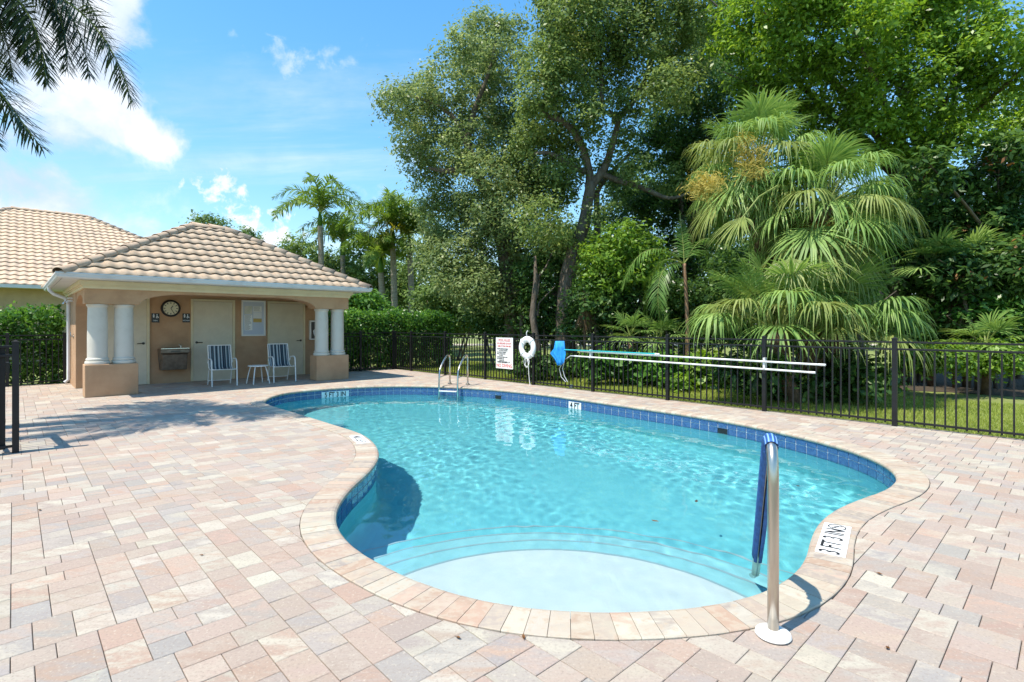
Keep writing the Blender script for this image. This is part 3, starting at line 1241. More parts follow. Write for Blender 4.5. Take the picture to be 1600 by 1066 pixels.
def tile_slope(origin, xdir, ydir_h, length, hip, parent, mat, joined=None):
    """tiles over one slope: origin = eave corner, xdir along the eave, ydir_h horizontal up-slope direction"""
    xd, yh = Vector(xdir), Vector(ydir_h)
    yd = (yh * RUN + Vector((0, 0, RISE))).normalized()
    zd = xd.cross(yd).normalized()
    rows = int(SL / TL) + 1
    kx = RUN / SL                         # hip edge: dx = run along slope * kx
    rot = Matrix((xd, yd, zd)).transposed().to_4x4()
    for r in range(rows):
        y0 = r * TL - .03
        xa = max(0, y0) * kx if hip else 0
        n0 = int(xa / TW) - 1
        n1 = int((length - xa) / TW) + 1
        for c in range(n0, n1):
            x0 = c * TW
            vs = [(v[0] + x0, v[1] + y0, v[2]) for v in TV]
            planes = []
            if x0 < (y0 + TL + .1) * kx:
                planes.append(((0, 0), (-1, kx)))
            if x0 + TW > length - (y0 + TL + .1) * kx:
                planes.append(((length, 0), (1, kx)))
            if y0 + TL + .1 > SL:
                planes.append(((0, SL), (0, 1)))
            mtx = Matrix.Translation(Vector(origin)) @ rot
            if joined is not None:
                if planes:
                    me_ = cut_half(vs, TF, planes)
                    if len(me_.polygons):
                        joined.add([mtx @ v.co for v in me_.vertices], [tuple(p.vertices) for p in me_.polygons])
                    bpy.data.meshes.remove(me_)
                else:
                    joined.add([mtx @ Vector(v) for v in vs], TF)
                continue
            if planes:
                me_ = cut_half(vs, TF, planes)
                if len(me_.polygons) < 2:
                    bpy.data.meshes.remove(me_)
                    continue
                me_.transform(Matrix.Translation((-x0, -y0, 0)))
                me_.materials.append(mat)
                me_.shade_smooth()
            else:
                me_ = tile_me
            o = link('roof_tile', me_, parent)
            o.matrix_local = mtx @ Matrix.Translation((x0, y0, random.uniform(-.002, .003))) @ Matrix.Rotation(random.uniform(-.006, .006), 4, 'Z')


tile_slope((e0, d0, EAVE_Z), (1, 0, 0), (0, 1, 0), e1 - e0, True, roof_o, M['roof_tile'])
jb = MB()
tile_slope((e0, d1, EAVE_Z), (0, -1, 0), (1, 0, 0), d1 - d0, True, roof_o, M['roof_tile'], jb)
tile_slope((e1, d0, EAVE_Z), (0, 1, 0), (-1, 0, 0), d1 - d0, True, roof_o, M['roof_tile'], jb)
tile_slope((e1, d1, EAVE_Z), (-1, 0, 0), (0, -1, 0), e1 - e0, True, roof_o, M['roof_tile'], jb)
jb.build('roof_tiling', M['roof_tile'], roof_o, smooth=True, kind='stuff')


def cap_mesh(L, r0=.125, r1=.098, n=8):
    m = MB()
    vs = []
    for (y, r, lf) in ((-.03, r0, .012), (L, r1, -.004)):
        for k in range(n + 1):
            an = math.pi * (k / n) * 1.1 - .05 * math.pi
            vs.append((r * math.cos(an), y, r * math.sin(an) * .8 + lf - .02))
        for k in range(n + 1):
            an = math.pi * (k / n) * 1.1 - .05 * math.pi
            vs.append(((r - .014) * math.cos(an), y, (r - .014) * math.sin(an) * .8 + lf - .02))
    q = n + 1
    fs = []
    for k in range(n):
        fs.append((k, k + 1, 2 * q + k + 1, 2 * q + k))
        fs.append((k + 1, k, q + k, q + k + 1))
    m.add([(x, y, z) for x, y, z in vs], [f[::-1] for f in fs])
    me_ = bpy.data.meshes.new('ridge_cap')
    me_.from_pydata(m.v, [], m.f)
    me_.materials.append(M['roof_cap'])
    me_.shade_smooth()
    return me_


cap_me = cap_mesh(.40)


def caps(p0, p1, parent):
    p0, p1 = Vector(p0), Vector(p1)
    d = (p1 - p0)
    L = d.length
    d.normalize()
    x = d.cross(Vector((0, 0, 1))).normalized()
    z = x.cross(d)
    n = max(1, round(L / .36))
    rot = Matrix((x, d, z)).transposed().to_4x4()
    for k in range(n):
        o = link('ridge_cap', cap_me, parent)
        o.matrix_local = Matrix.Translation(p0 + d * (L * k / n) + z * .028) @ rot @ Matrix.Rotation(random.uniform(-.02, .02), 4, 'Z')


top0, top1 = (e0 + hp, d0 + hp, rz), (e1 - hp, d0 + hp, rz)
caps((e0, d0, EAVE_Z), top0, roof_o)
caps((e1, d0, EAVE_Z), top1, roof_o)
caps((e0, d1, EAVE_Z), top0, roof_o)
caps((e1, d1, EAVE_Z), top1, roof_o)
caps(top0, top1, roof_o)


# ------------------------------------------------------------------ neighbouring houses
def tiled_house(name, label, ridge_left, ridge_len, half, ridge_z, eave_z, angle=AB, wallmat='stucco_pale'):
    h = thing(name, label, 'house', (ridge_left.x, ridge_left.y, 0), angle)
    rise = ridge_z - eave_z
    ov = .55
    mb = MB()
    mb.box((ridge_len / 2, 0, eave_z / 2 - .05), (ridge_len + 2 * (half - ov), 2 * (half - ov), eave_z))
    mb.build('wall', M[wallmat], h)
    sl = math.hypot(half, rise)
    rows = int(sl / .36)
    m = MB()
    for face in range(4):
        L = ridge_len + 2 * half if face in (0, 2) else 2 * half
        if face == 0:
            o, xd, yh = Vector((-half, -half, eave_z)), Vector((1, 0, 0)), Vector((0, 1, 0))
        elif face == 1:
            o, xd, yh = Vector((ridge_len + half, -half, eave_z)), Vector((0, 1, 0)), Vector((-1, 0, 0))
        elif face == 2:
            o, xd, yh = Vector((ridge_len + half, half, eave_z)), Vector((-1, 0, 0)), Vector((0, -1, 0))
        else:
            o, xd, yh = Vector((-half, half, eave_z)), Vector((0, -1, 0)), Vector((1, 0, 0))
        yd = (yh * half + Vector((0, 0, rise))).normalized()
        zd = xd.cross(yd)
        if face == 2:
            m.add([o, o + xd * L, o + xd * (L - half) + yd * sl, o + xd * half + yd * sl], [(0, 1, 2, 3)])
            continue
        wv = .26
        for r in range(rows):
            ya, yb = r * sl / rows, (r + 1) * sl / rows + .03
            xa, xb = (ya + .5 * sl / rows) / sl * half, L - (ya + .5 * sl / rows) / sl * half
            nseg = max(2, int((xb - xa) / wv * 7))
            vs = []
            for (y, lift) in ((ya, .055), (yb, .010)):
                for k in range(nseg + 1):
                    x = xa + (xb - xa) * k / nseg
                    z = .018 * math.cos(2 * math.pi * x / wv) + lift
                    vs.append(o + xd * x + yd * y + zd * z)
            for k in range(nseg + 1):
                x = xa + (xb - xa) * k / nseg
                vs.append(o + xd * x + yd * ya + zd * (.018 * math.cos(2 * math.pi * x / wv) + .008))
            q = nseg + 1
            m.add(vs, [(k, k + 1, q + k + 1, q + k) for k in range(nseg)] + [(k + 1, k, 2 * q + k, 2 * q + k + 1) for k in range(nseg)])
    ro = m.build('roof', M['roof_tile'], h, smooth=True, kind='stuff')
    g = MB()
    g.box((ridge_len / 2, -half - .03, eave_z - .06), (ridge_len + 2 * half + .16, .11, .12))
    g.box((ridge_len + half + .03, 0, eave_z - .06), (.11, 2 * half - .06, .118))
    g.build('gutter', M['gutter_white'], h)
    s = MB()
    s.box((ridge_len / 2, 0, eave_z - .10), (ridge_len + 2 * half - .02, 2 * half - .02, .03))
    s.build('soffit', M['gutter_white'], h)
    for (p0, p1) in (((0, 0, ridge_z), (ridge_len, 0, ridge_z)), ((ridge_len + half, -half, eave_z), (ridge_len, 0, ridge_z)), ((-half, -half, eave_z), (0, 0, ridge_z))):
        caps(p0, p1, ro)
    return h


RL = Vector((-22.6, 24.0, 0))
nh = tiled_house('neighbour_house', 'large house with broad tan tile roof rising behind the pool house', RL, 2.66, 6.67, 6.72, 2.92)
# window low on its wall beside the downspout
mb = MB()
wx = 9.33 - 2.6
mb.box((wx - 1.0, -6.125, 1.75), (.9, .04, 1.2))
wn = mb.build('window', M['black_plastic'], nh)
mb = MB()
for k in range(10):
    mb.box((wx - 1.0, -6.15, 1.23 + k * .115), (.84, .02, .05), Matrix.Rotation(R(25), 3, 'X'))
mb.build('shutter', M['gutter_white'], wn)
small_ridge = W(540, 440, 33)
tiled_house('neighbour_house', 'far small tan roof showing beside the right end of the pool house', Vector((small_ridge.x - 4.2, small_ridge.y - 1.0, 0)), 3.0, 3.1, 4.1, 2.55)

# ------------------------------------------------------------------ things on the porch wall
T = Matrix.Translation


def place_h(o, u, v, z):
    """stand a house-aligned thing at house coordinates"""
    p = O_H + U * u + V * v
    o.location = (p.x, p.y, z)
    o.rotation_euler = (0, 0, AB)
    return o


# clock
cu0, _, cz = HB(267, 482, HW - .03)
ck = place_h(thing('wall_clock', 'round black rimmed clock with cream face on the porch wall', 'clock'), cu0, HW - .002, cz)
mb = MB()
mb.lathe([(.205, 0), (.215, .012), (.205, .035), (.18, .045), (.165, .03), (.165, .022)], 40)
o = mb.build('rim', M['black_plastic'], ck, smooth=True)
o.rotation_euler = (R(90), 0, 0)
mb = MB()
mb.lathe([(.166, .020), (.166, .024)], 40)
o = mb.build('face', M['clock_face'], ck)
o.rotation_euler = (R(90), 0, 0)
mb = MB()
for k in range(12):
    an = k * math.pi / 6
    mb.box((.135 * math.sin(an), -.027, .135 * math.cos(an)), (.016, .004, .04), Matrix.Rotation(an, 3, 'Y'))
mb.build('hour_mark', M['ink_black'], ck)
for nm, an, ln, w in (('hour_hand', R(35), .08, .016), ('minute_hand', R(152), .115, .011)):
    mb = MB()
    mb.box((math.sin(an) * ln / 2, -.031, math.cos(an) * ln / 2), (w, .004, ln), Matrix.Rotation(an, 3, 'Y'))
    mb.build(nm, M['ink_black'], ck)

# restroom plates: a seated and a standing pictogram over one word
for px, word, lab in ((243, 'MEN', 'black restroom plate by the door nearest the paired left columns'),
                      (291, 'WOMEN', 'black restroom plate between the clock and the middle door')):
    u_, _, z_ = HB(px, 497, HW - .01)
    sg = place_h(thing('restroom_sign', lab, 'sign', group='restroom signs on the porch wall'), u_, HW - .001, z_)
    mb = MB()
    mb.box((0, -.006, 0), (.165, .012, .225))
    mb.build('plate', M['black_plastic'], sg, bevel=.004)
    pm = MB()
    pm.lathe([(.013, 0), (.013, .003)], 12, (-.038, .075, 0))
    pm.prism([(-.056, .055), (-.02, .055), (-.025, -.005), (-.051, -.005)], 0, .003)
    pm.lathe([(.011, 0), (.011, .003)], 12, (.03, .068, 0))
    pm.prism([(.022, .052), (.038, .052), (.040, .02), (.062, .015), (.068, -.012), (.055, -.012), (.05, .0), (.024, .002)], 0, .003)
    pm.prism([(.012, .018), (.020, .022), (.020, -.006), (.044, -.014), (.030, -.022), (.010, -.012)], 0, .003)
    po = pm.build('pictogram', M['ink_pale'], sg)
    po.rotation_euler = (R(90), 0, 0)
    po.location = (0, -.012, .015)
    tm = text_mesh(word, .042)
    tm.materials.append(M['ink_pale'])
    to = link('lettering', tm, sg)
    to.rotation_euler = (R(90), 0, 0)
    to.location = (0, -.0135, -.065)

# drinking fountain
u_, _, _ = HB(270, 560, HW - .2)
df = place_h(thing('drinking_fountain', 'bronze metal wall drinking fountain under the clock', 'drinking fountain'), u_ + .02, HW, 0)
mb = MB()
prof_ = [(-.30, .34), (0, .34), (0, .86), (-.40, .86), (-.42, .84), (-.42, .76), (-.36, .72)]
n = len(prof_)
vs = [(x, y, z) for x in (-.31, .31) for (y, z) in prof_]
mb.add([(-.27 if v[0] < 0 else .27, v[1], v[2]) if v[2] < .74 else v for v in vs],
       [tuple(range(n)), tuple(range(2 * n - 1, n - 1, -1))] + [(i, n + i, n + (i + 1) % n, (i + 1) % n) for i in range(n)])
mb.build('cabinet', M['fountain_steel'], df, bevel=.012)
mb = MB()
mb.box((0, -.21, .87), (.60, .40, .02))
mb.lathe([(.13, .011), (.15, .014), (.16, .020), (.14, .013), (.02, .012)], 24, (-.05, -.2, .87))
mb.build('basin', M['steel'], df, smooth=True)
mb = MB()
mb.tube([(.17, -.12, .87), (.17, -.12, .935), (.15, -.15, .955), (.12, -.18, .95)], [.018, .016, .014, .011], 10)
mb.build('bubbler', M['steel'], df, smooth=True)
mb = MB()
mb.box((0, -.424, .80), (.20, .008, .035))
mb.build('push_bar', M['dark_metal'], df)

# notice board
u0, _, z1 = HB(377, 469, HW - .03)
u1, _, z0 = HB(414.5, 525, HW - .03)
bw_, bh_ = u1 - u0, z1 - z0
nbd = place_h(thing('notice_board', 'white framed notice board with pinned sheets between two doors', 'notice board'), (u0 + u1) / 2, HW - .002, (z0 + z1) / 2)
mb = MB()
mb.box((0, -.02, 0), (bw_ - .02, .04, bh_ - .02))
mb.build('backing', M['paper_blue'], nbd)
mb = MB()
for (x, z, w, h) in ((-bw_ / 2 + .02, 0, .04, bh_), (bw_ / 2 - .02, 0, .04, bh_)):
    mb.box((x, -.032, z), (w, .064, h))
for z in (-bh_ / 2 + .02, bh_ / 2 - .02):
    mb.box((0, -.032, z), (bw_ - .082, .062, .04))
mb.build('frame', M['white_metal'], nbd, bevel=.005)
for (x, z, w, h, mt) in ((-.135, .22, .20, .22, 'paper'), (-.135, -.12, .20, .42, 'sign_white'), (.10, .25, .22, .16, 'sign_white'), (.10, .08, .22, .16, 'ink_pale'),
                         (.10, -.06, .22, .10, 'paper_gold'), (.10, -.25, .22, .24, 'paper_blue')):
    mb = MB()
    mb.box((x, -.043, z), (w, .003, h), Matrix.Rotation(R(random.uniform(-1, 1)), 3, 'Y'))
    sh = mb.build('sheet', M[mt], nbd)
    if mt in ('sign_white',):
        lm = MB()
        for k in range(int(h / .028)):
            ww = w * random.uniform(.5, .85)
            lm.box((x - (w - ww) / 2 + .012, -.0455, z + h / 2 - .02 - k * .027), (ww, .001, .006))
        lm.build('lettering', M['fence_black'], sh)

# framed notice beside the last door
u0, _, z1 = HB(486.5, 501, HW - .05)
u1, _, z0 = HB(498, 531, HW - .05)
fb = place_h(thing('framed_notice', 'small white framed dark picture box half hidden by the right columns', 'picture box'), (u0 + u1) / 2, HW - .002, (z0 + z1) / 2)
mb = MB()
mb.box((0, -.045, 0), (.34, .09, z1 - z0))
mb.build('case', M['white_metal'], fb, bevel=.006)
mb = MB()
mb.box((0, -.0925, 0), (.26, .004, z1 - z0 - .08))
mb.build('panel', M['dark_metal'], fb)
mb = MB()
mb.prism([(-.05, -.16), (.04, -.16), (.05, .02), (.10, .08), (.05, .12), (-.02, .05), (-.08, -.02)], .0, .002)
o = mb.build('pictogram', M['ink_pale'], fb)
o.rotation_euler = (R(90), 0, 0)
o.location = (0, -.0955, 0)

# outdoor shower on the left wall
sw = place_h(thing('outdoor_shower', 'chrome shower head and valve on the sunny side wall', 'shower'), 0, 2.5, 0)
mb = MB()
mb.tube([(0, 0, 2.02), (-.05, 0, 2.04), (-.12, -.02, 2.03), (-.17, -.03, 1.97)], .011, 8)
mb.lathe([(.012, 0), (.035, -.03), (.04, -.045)], 14, (-.175, -.03, 1.975))
mb.build('shower_head', M['steel'], sw, smooth=True)
mb = MB()
mb.lathe([(.055, 0), (.055, .012), (.022, .02), (.022, .06)], 18)
mb.tube([(0, 0, .05), (.06, .02, .06), (.10, .03, .06)], .009, 8)
o = mb.build('valve', M['steel'], sw, smooth=True)
o.rotation_euler = (0, R(-90), 0)
o.location = (0, 0, 1.18)


# ------------------------------------------------------------------ porch furniture
def sling_chair(name, label, u, v, turn):
    """aluminium arm chair: two side frames, striped sling, stretchers; local front is -y"""
    ch = place_h(thing(name, label, 'chair', group='striped chairs on the porch'), u, v, 0)
    ch.rotation_euler = (0, 0, AB + turn)
    hw = .265
    for s in (-1, 1):
        x = s * hw
        mb = MB()
        mb.tube([(x, -.29, 0), (x, -.265, .30), (x, -.24, .50)] + bz((x, -.23, .57), (x, -.20, .645), (x, -.08, .64), 5) + [(x, .08, .63)] +
                bz((x, .14, .625), (x, .20, .60), (x, .21, .53), 4), .0155, 8)
        mb.build('arm', M['white_metal'], ch, smooth=True)
        mb = MB()
        mb.tube([(x * .93, .36, 0), (x * .93, .27, .22), (x * .93, .20, .36)], .014, 8)
        mb.build('leg', M['white_metal'], ch, smooth=True)
        mb = MB()
        mb.tube([(x * .93, -.29, .405), (x * .93, .0, .375), (x * .93, .14, .385)] + bz((x * .93, .16, .39), (x * .93, .215, .42), (x * .93, .235, .52), 4) +
                [(x * .93, .33, .86), (x * .93, .345, .95)], .013, 8)
        mb.build('rail', M['white_metal'], ch, smooth=True)
    mb = MB()
    mb.tube([(-hw, -.265, .395), (hw, -.265, .395)], .013, 8)
    mb.build('front_bar', M['white_metal'], ch, smooth=True)
    mb = MB()
    mb.tube([(-hw * .93, .30, .10), (hw * .93, .30, .10)], .011, 8)
    mb.build('stretcher', M['white_metal'], ch, smooth=True)
    mb = MB()
    mb.tube([(-hw * .93, .345, .95), (hw * .93, .345, .95)], .012, 8)
    mb.build('top_bar', M['white_metal'], ch, smooth=True)
    path = [(-.285, .412), (-.14, .388), (.0, .378), (.10, .378), (.17, .395), (.215, .44), (.243, .53), (.28, .67), (.32, .82), (.345, .955)]
    widths = [.5, .9, .45, .6, .5, .8, .45, .55, .5, .9, .45, .6, .5, .9, .4, .7, .5, .9, .45, .6, .5]
    order = [0, 1, 0, 2, 0, 1, 2, 0, 2, 1, 0, 2, 1, 0, 2, 0, 1, 2, 0, 1, 0]
    tot = sum(widths)
    mb = MB()
    xx = -hw * .90
    for w, c in zip(widths, order):
        x2 = xx + w / tot * hw * 1.80
        mb.cur = c
        for a, b in zip(path[:-1], path[1:]):
            mb.add([(xx, a[0], a[1]), (x2, a[0], a[1]), (x2, b[0], b[1]), (xx, b[0], b[1])], [(0, 1, 2, 3)])
        xx = x2
    so = mb.build('sling', [M['sling_navy'], M['sling_white'], M['sling_teal']], ch)
    sm = so.modifiers.new('thickness', 'SOLIDIFY')
    sm.thickness = .004
    return ch


sling_chair('sling_chair', 'blue striped sling chair in front of the middle door', 2.63, .62, R(-4))
sling_chair('sling_chair', 'blue striped sling chair in front of the right-hand door', 4.02, .62, R(-4))
tb = place_h(thing('side_table', 'low white side table between the two striped chairs', 'table'), 3.38, .42, 0)
mb = MB()
mb.lathe([(.0, 0), (.215, 0), (.232, .006), (.232, .022), (.22, .03), (.0, .03)], 28, (0, 0, .425))
mb.build('tabletop', M['white_plastic'], tb, smooth=True)
for k in range(4):
    an = R(45 + 90 * k + 6)
    mb = MB()
    mb.tube([(.28 * math.cos(an), .28 * math.sin(an), 0), (.22 * math.cos(an), .22 * math.sin(an), .28), (.175 * math.cos(an), .175 * math.sin(an), .42)], .0135, 8)
    mb.build('leg', M['white_metal'], tb, smooth=True)

# ------------------------------------------------------------------ fences
PICK = .1143
pk = MB()
pk.box((0, 0, .555), (.019, .019, 1.03))
pk_me = bpy.data.meshes.new('picket')
pk_me.from_pydata(pk.v, [], pk.f)
pk_me.materials.append(M['fence_black'])
ps = MB()
ps.box((0, 0, .60), (.060, .060, 1.28))
ps.box((0, 0, 1.245), (.070, .070, .014))
ps.add([(-.027, -.027, 1.252), (.027, -.027, 1.252), (.027, .027, 1.252), (-.027, .027, 1.252), (0, 0, 1.272)], [(0, 1, 4), (1, 2, 4), (2, 3, 4), (3, 0, 4)])
ps_me = bpy.data.meshes.new('post')
ps_me.from_pydata(ps.v, [], ps.f)
ps_me.materials.append(M['fence_black'])


def fence(name, label, p0, p1, post_at, cat='fence', group='black metal fences round the pool', hz_=0.0):
    p0, p1 = Vector(p0), Vector(p1)
    d = p1 - p0
    L = d.length
    f = thing(name, label, cat, (p0.x, p0.y, 0), math.atan2(d.y, d.x), group)
    for x in post_at:
        link('post', ps_me, f, loc=(x, 0, 0))
    for z, w, h in ((1.195, .034, .026), (1.095, .034, .028), (.075, .034, .028)):
        for a, b in zip(post_at[:-1], post_at[1:]):
            mb = MB()
            mb.box(((a + b) / 2, 0, z), (b - a - .05, w, h))
            mb.build('rail', M['fence_black'], f, bevel=.003)
    for a, b in zip(post_at[:-1], post_at[1:]):
        n = max(1, round((b - a) / PICK))
        for k in range(1, n):
            link('picket', pk_me, f, loc=(a + (b - a) * k / n, 0, 0))
    return f


# posts of the long run counted along the fence from its far corner
p1398 = on_plane(1398, 600, ab(FENCE_A, 0), U)
b1398 = Vector((p1398.x, p1398.y, 0)).dot(V)
posts = []
b = b1398
while b < FENCE_B - .6:
    posts.append(b)
    b += 1.80
posts = [b1398 - 1.8 * k for k in range(4, 0, -1)] + posts + [FENCE_B]
F0 = ab(FENCE_A, FENCE_B)
fence('pool_fence', 'long black picket fence behind the pool in front of the lawn', F0, ab(FENCE_A, posts[0]), [FENCE_B - b for b in posts[::-1]])
fence('pool_fence', 'short black picket fence before the hedge by the right columns', ab(HOUSE_A + HL + .06, FENCE_B), ab(FENCE_A - .03, FENCE_B), [.0, 1.27, FENCE_A - HOUSE_A - HL - .12])
fence('pool_fence', 'black picket fence joining the sunny side wall before the dark hedge', ab(-3.4, 17.2), ab(HOUSE_A - .06, 17.2), [0, 1.3, 2.55, 3.3, HOUSE_A + 3.4 - .10])
fence('pool_fence', 'near black fence leaving the picture at the left edge', ab(.02, 8.2), ab(-3.6, 8.2), [0.0, .17, 1.9, 3.6])
# gate leaf standing open, seen edge on
gt = thing('fence_gate', 'open black gate leaf seen edge on at the left edge', 'gate', ab(-.09, 8.26), AB + R(94.5))
for x in (.0, 1.05):
    mb = MB()
    mb.box((x, 0, .62), (.05, .05, 1.16))
    mb.build('stile', M['fence_black'], gt, bevel=.003)
for z in (1.17, 1.07, .09):
    mb = MB()
    mb.box((.525, 0, z), (.998, .034, .028))
    mb.build('rail', M['fence_black'], gt)
for k in range(1, 9):
    mb = MB()
    mb.box((1.05 * k / 9, 0, .58), (.016, .016, .96))
    mb.build('picket', M['fence_black'], gt)
mb = MB()
mb.box((.06, -.04, .95), (.07, .05, .13))
mb.build('latch', M['black_plastic'], gt, bevel=.006)

# ------------------------------------------------------------------ things hung on the long fence
FN = -U                                               # towards the pool


def FP(px, py, off=.03):
    return on_plane(px, py, ab(FENCE_A - off, 0), U)


ROTF = AB - R(90)                                     # local +x runs along the fence to the near end, -y faces the pool
# pool rules sign
a_, b_ = FP(775, 527.5, .03), FP(801.5, 577.5, .03)
sgn = thing('pool_rules_sign', 'white pool rules sign with red NO DIVING line on the fence', 'sign', ((a_.x + b_.x) / 2, (a_.y + b_.y) / 2, (a_.z + b_.z) / 2), ROTF)
sw_, sh_ = (Vector((a_.x, a_.y)) - Vector((b_.x, b_.y))).length, a_.z - b_.z
mb = MB()
mb.box((0, 0, 0), (sw_, .006, sh_))
mb.build('board', M['sign_white'], sgn, bevel=.004)


def sign_line(txt, size, z, mt, x=0.0, sx=1.0, align='CENTER'):
    tm = text_mesh(txt, size, sx, align=align, bold=.0012)
    tm.materials.append(M[mt])
    o = link('lettering', tm, sgn)
    o.rotation_euler = (R(90), 0, 0)
    o.location = (x, -.0045, z)


sign_line('POOL RULES', .085, sh_ / 2 - .07, 'ink_red', sx=.9)
sign_line('NO LIFEGUARD ON DUTY', .062, sh_ / 2 - .15, 'ink_red', sx=.72)
sign_line('SWIM AT YOUR OWN RISK', .055, sh_ / 2 - .22, 'ink_red', sx=.74)
for k, tx in enumerate(('SHOWER BEFORE ENTERING', 'NO FOOD OR DRINK', 'NO GLASS OR ANIMALS', 'POOL HOURS: DAWN', 'TO DUSK', 'MAXIMUM BATHING LOAD', 'NO RUNNING OR', 'ROUGH PLAY', 'CHILDREN WITH ADULTS')):
    sign_line(tx, .04, sh_ / 2 - .29 - k * .042, 'ink_black', -sw_ / 2 + .05 + (.08 if k % 3 == 1 else 0), .8, 'LEFT')
sign_line('POOL MAX DEPTH 5 FT', .055, -sh_ / 2 + .165, 'ink_black', sx=.75)
sign_line('NO DIVING', .125, -sh_ / 2 + .075, 'ink_red', sx=.9)

# life ring and its rope
c = FP(824, 543.5, .075)
rg = thing('life_ring', 'white life ring hanging on the fence with a looped rope', 'life ring', c, ROTF)
mb = MB()
n1, n2, Rr, rr = 40, 12, .205, .078
vs = []
for i in range(n1):
    a = 2 * math.pi * i / n1
    for j in range(n2):
        b = 2 * math.pi * j / n2
        q = Rr + rr * math.cos(b)
        vs.append((q * math.cos(a), .62 * rr * math.sin(b), q * math.sin(a)))
mb.add(vs, [(i * n2 + j, i * n2 + (j + 1) % n2, ((i + 1) % n1) * n2 + (j + 1) % n2, ((i + 1) % n1) * n2 + j) for i in range(n1) for j in range(n2)])
mb.build('ring', M['white_plastic'], rg, smooth='all')
mb = MB()
for k in range(4):
    a = math.pi / 4 + k * math.pi / 2
    p = Vector((math.cos(a), 0, math.sin(a)))
    t = Vector((-math.sin(a), 0, math.cos(a)))
    loop = [p * (Rr + (rr + .006) * math.cos(q)) + Vector((0, .65 * (rr + .006) * math.sin(q), 0)) for q in [2 * math.pi * i / 14 for i in range(15)]]
    mb.tube(loop, .012, 6, cap=False)
mb.build('band', M['sign_white'], rg, smooth='all')
mb = MB()
lp = [(.03, -.05, -.24)] + [(.03 + .085 * math.sin(q), -.055 - .01 * math.sin(2 * q), -.36 - .11 * math.cos(q) + .0) for q in [2 * math.pi * i / 16 + math.pi for i in range(17)]]
mb.tube(lp, .008, 6)
lp = [(.05, -.05, -.25), (.09, -.06, -.36), (.10, -.06, -.47), (.11, -.06, -.62), (.12, -.05, -.78), (.16, -.06, -.93), (.22, -.09, -1.0), (.30, -.16, -1.01)]
mb.tube(lp, .008, 6)
lp = [(.0, -.05, -.25), (.01, -.055, -.33), (-.02, -.06, -.42), (.06, -.06, -.46), (.10, -.06, -.40)]
mb.tube(lp, .007, 6)
mb.build('rope', M['sign_white'], rg, smooth='all')
mb = MB()
mb.tube([(0, .05, .40), (0, .0, .41), (0, -.03, .36), (0, -.02, .25)], .010, 6)
mb.build('hook', M['white_metal'], rg, smooth='all')

# maintenance poles on brackets
for (xa, ya, xb, yb, off, mt, rad, nm, lab) in (
        (907, 549, 1289, 570.5, .085, 'pole_white', .0165, 'maintenance_pole', 'long white pool pole on the fence, upper one'),
        (898, 556.5, 1273, 582.5, .085, 'pole_white', .0165, 'maintenance_pole', 'long white pool pole on the fence, lower one with a curved end'),
        (880, 546.5, 1030, 553.5, .125, 'pole_teal', .0145, 'maintenance_pole', 'short teal pool pole holding the blue net bag')):
    pa, pb = FP(xa, ya, off), FP(xb, yb, off)
    po = thing(nm, lab, 'pole', pa, 0, 'pool poles on the fence')
    mb = MB()
    mb.tube([(0, 0, 0), (pb - pa) / 2, pb - pa], rad, 10)
    mb.build('shaft', M[mt], po, smooth=True)
    mb = MB()
    mb.tube([pb - pa - (pb - pa).normalized() * .09, (pb - pa) * 1.002], rad * 1.12, 10)
    mb.build('grip', M['sign_white'], po, smooth=True)
    if yb == 582.5:
        mb = MB()
        d = (pb - pa).normalized()
        w1 = FP(882, 562, .085) - pa
        mb.tube([Vector((0, 0, 0)), -d * .12 + Vector((0, 0, .0)), w1 * .75 + Vector((0, 0, .012)), w1, w1 + Vector((0, 0, -.10)) - d * .03], [.013, .012, .011, .010, .010], 8)
        mb.tube([w1, FP(874, 576, .085) - pa, FP(877, 589, .085) - pa, FP(884, 597, .085) - pa], .008, 8)
        mb.tube([w1 + Vector((0, 0, -.04)), FP(879, 576, .085) - pa, FP(882, 588, .085) - pa, FP(887, 597, .085) - pa], .008, 8)
        mb.build('hook', M['aluminium'], po, smooth=True)
for px in (924, 1195):
    pa, pb = FP(px, 546 if px == 924 else 559, .06), FP(px, 560 if px == 924 else 578, .06)
    mb = MB()
    mb.box((0, 0, 0), (.03, .09, pa.z - pb.z))
    for z in (-.06, .06):
        mb.box((0, -.055, z - .02), (.03, .03, .012))
    bo = mb.build('pole_bracket', M['white_metal'], None, loc=(pa + pb) / 2, rotz=ROTF,
                  label='white pole bracket on the fence post nearest the net bag' if px == 924 else 'white pole bracket on the post near the pole ends',
                  category='bracket', group='pole brackets')
# blue net bag draped on the teal pole
nb0 = FP(874, 532, .12)
outline_l = [(868, 533), (866, 545), (860, 552), (866, 560), (869, 566), (871, 571)]
outline_r = [(881, 533), (883, 545), (884, 552), (883, 560), (882, 566), (877, 571)]
nbag = MB()
rows_ = []
for (l, r) in zip(outline_l, outline_r):
    row = []
    for k in range(13):
        t = k / 12
        w = on_plane(l[0] + (r[0] - l[0]) * t, l[1] + (r[1] - l[1]) * t, ab(FENCE_A - .135, 0), U) - nb0
        fold = .03 * math.sin(t * math.pi) + .018 * math.sin(t * 17 + l[1] * .06)
        w = w + FN * fold
        row.append(w)
    for k in range(11, 0, -1):
        t = k / 12
        w = on_plane(l[0] + (r[0] - l[0]) * t, l[1] + (r[1] - l[1]) * t, ab(FENCE_A - .135, 0), U) - nb0
        row.append(w - FN * (.035 * math.sin(t * math.pi)))
    rows_.append(row)
nrow = len(rows_[0])
vs = [p for row in rows_ for p in row]
fs = [(i * nrow + k, i * nrow + (k + 1) % nrow, (i + 1) * nrow + (k + 1) % nrow, (i + 1) * nrow + k) for i in range(len(rows_) - 1) for k in range(nrow)]
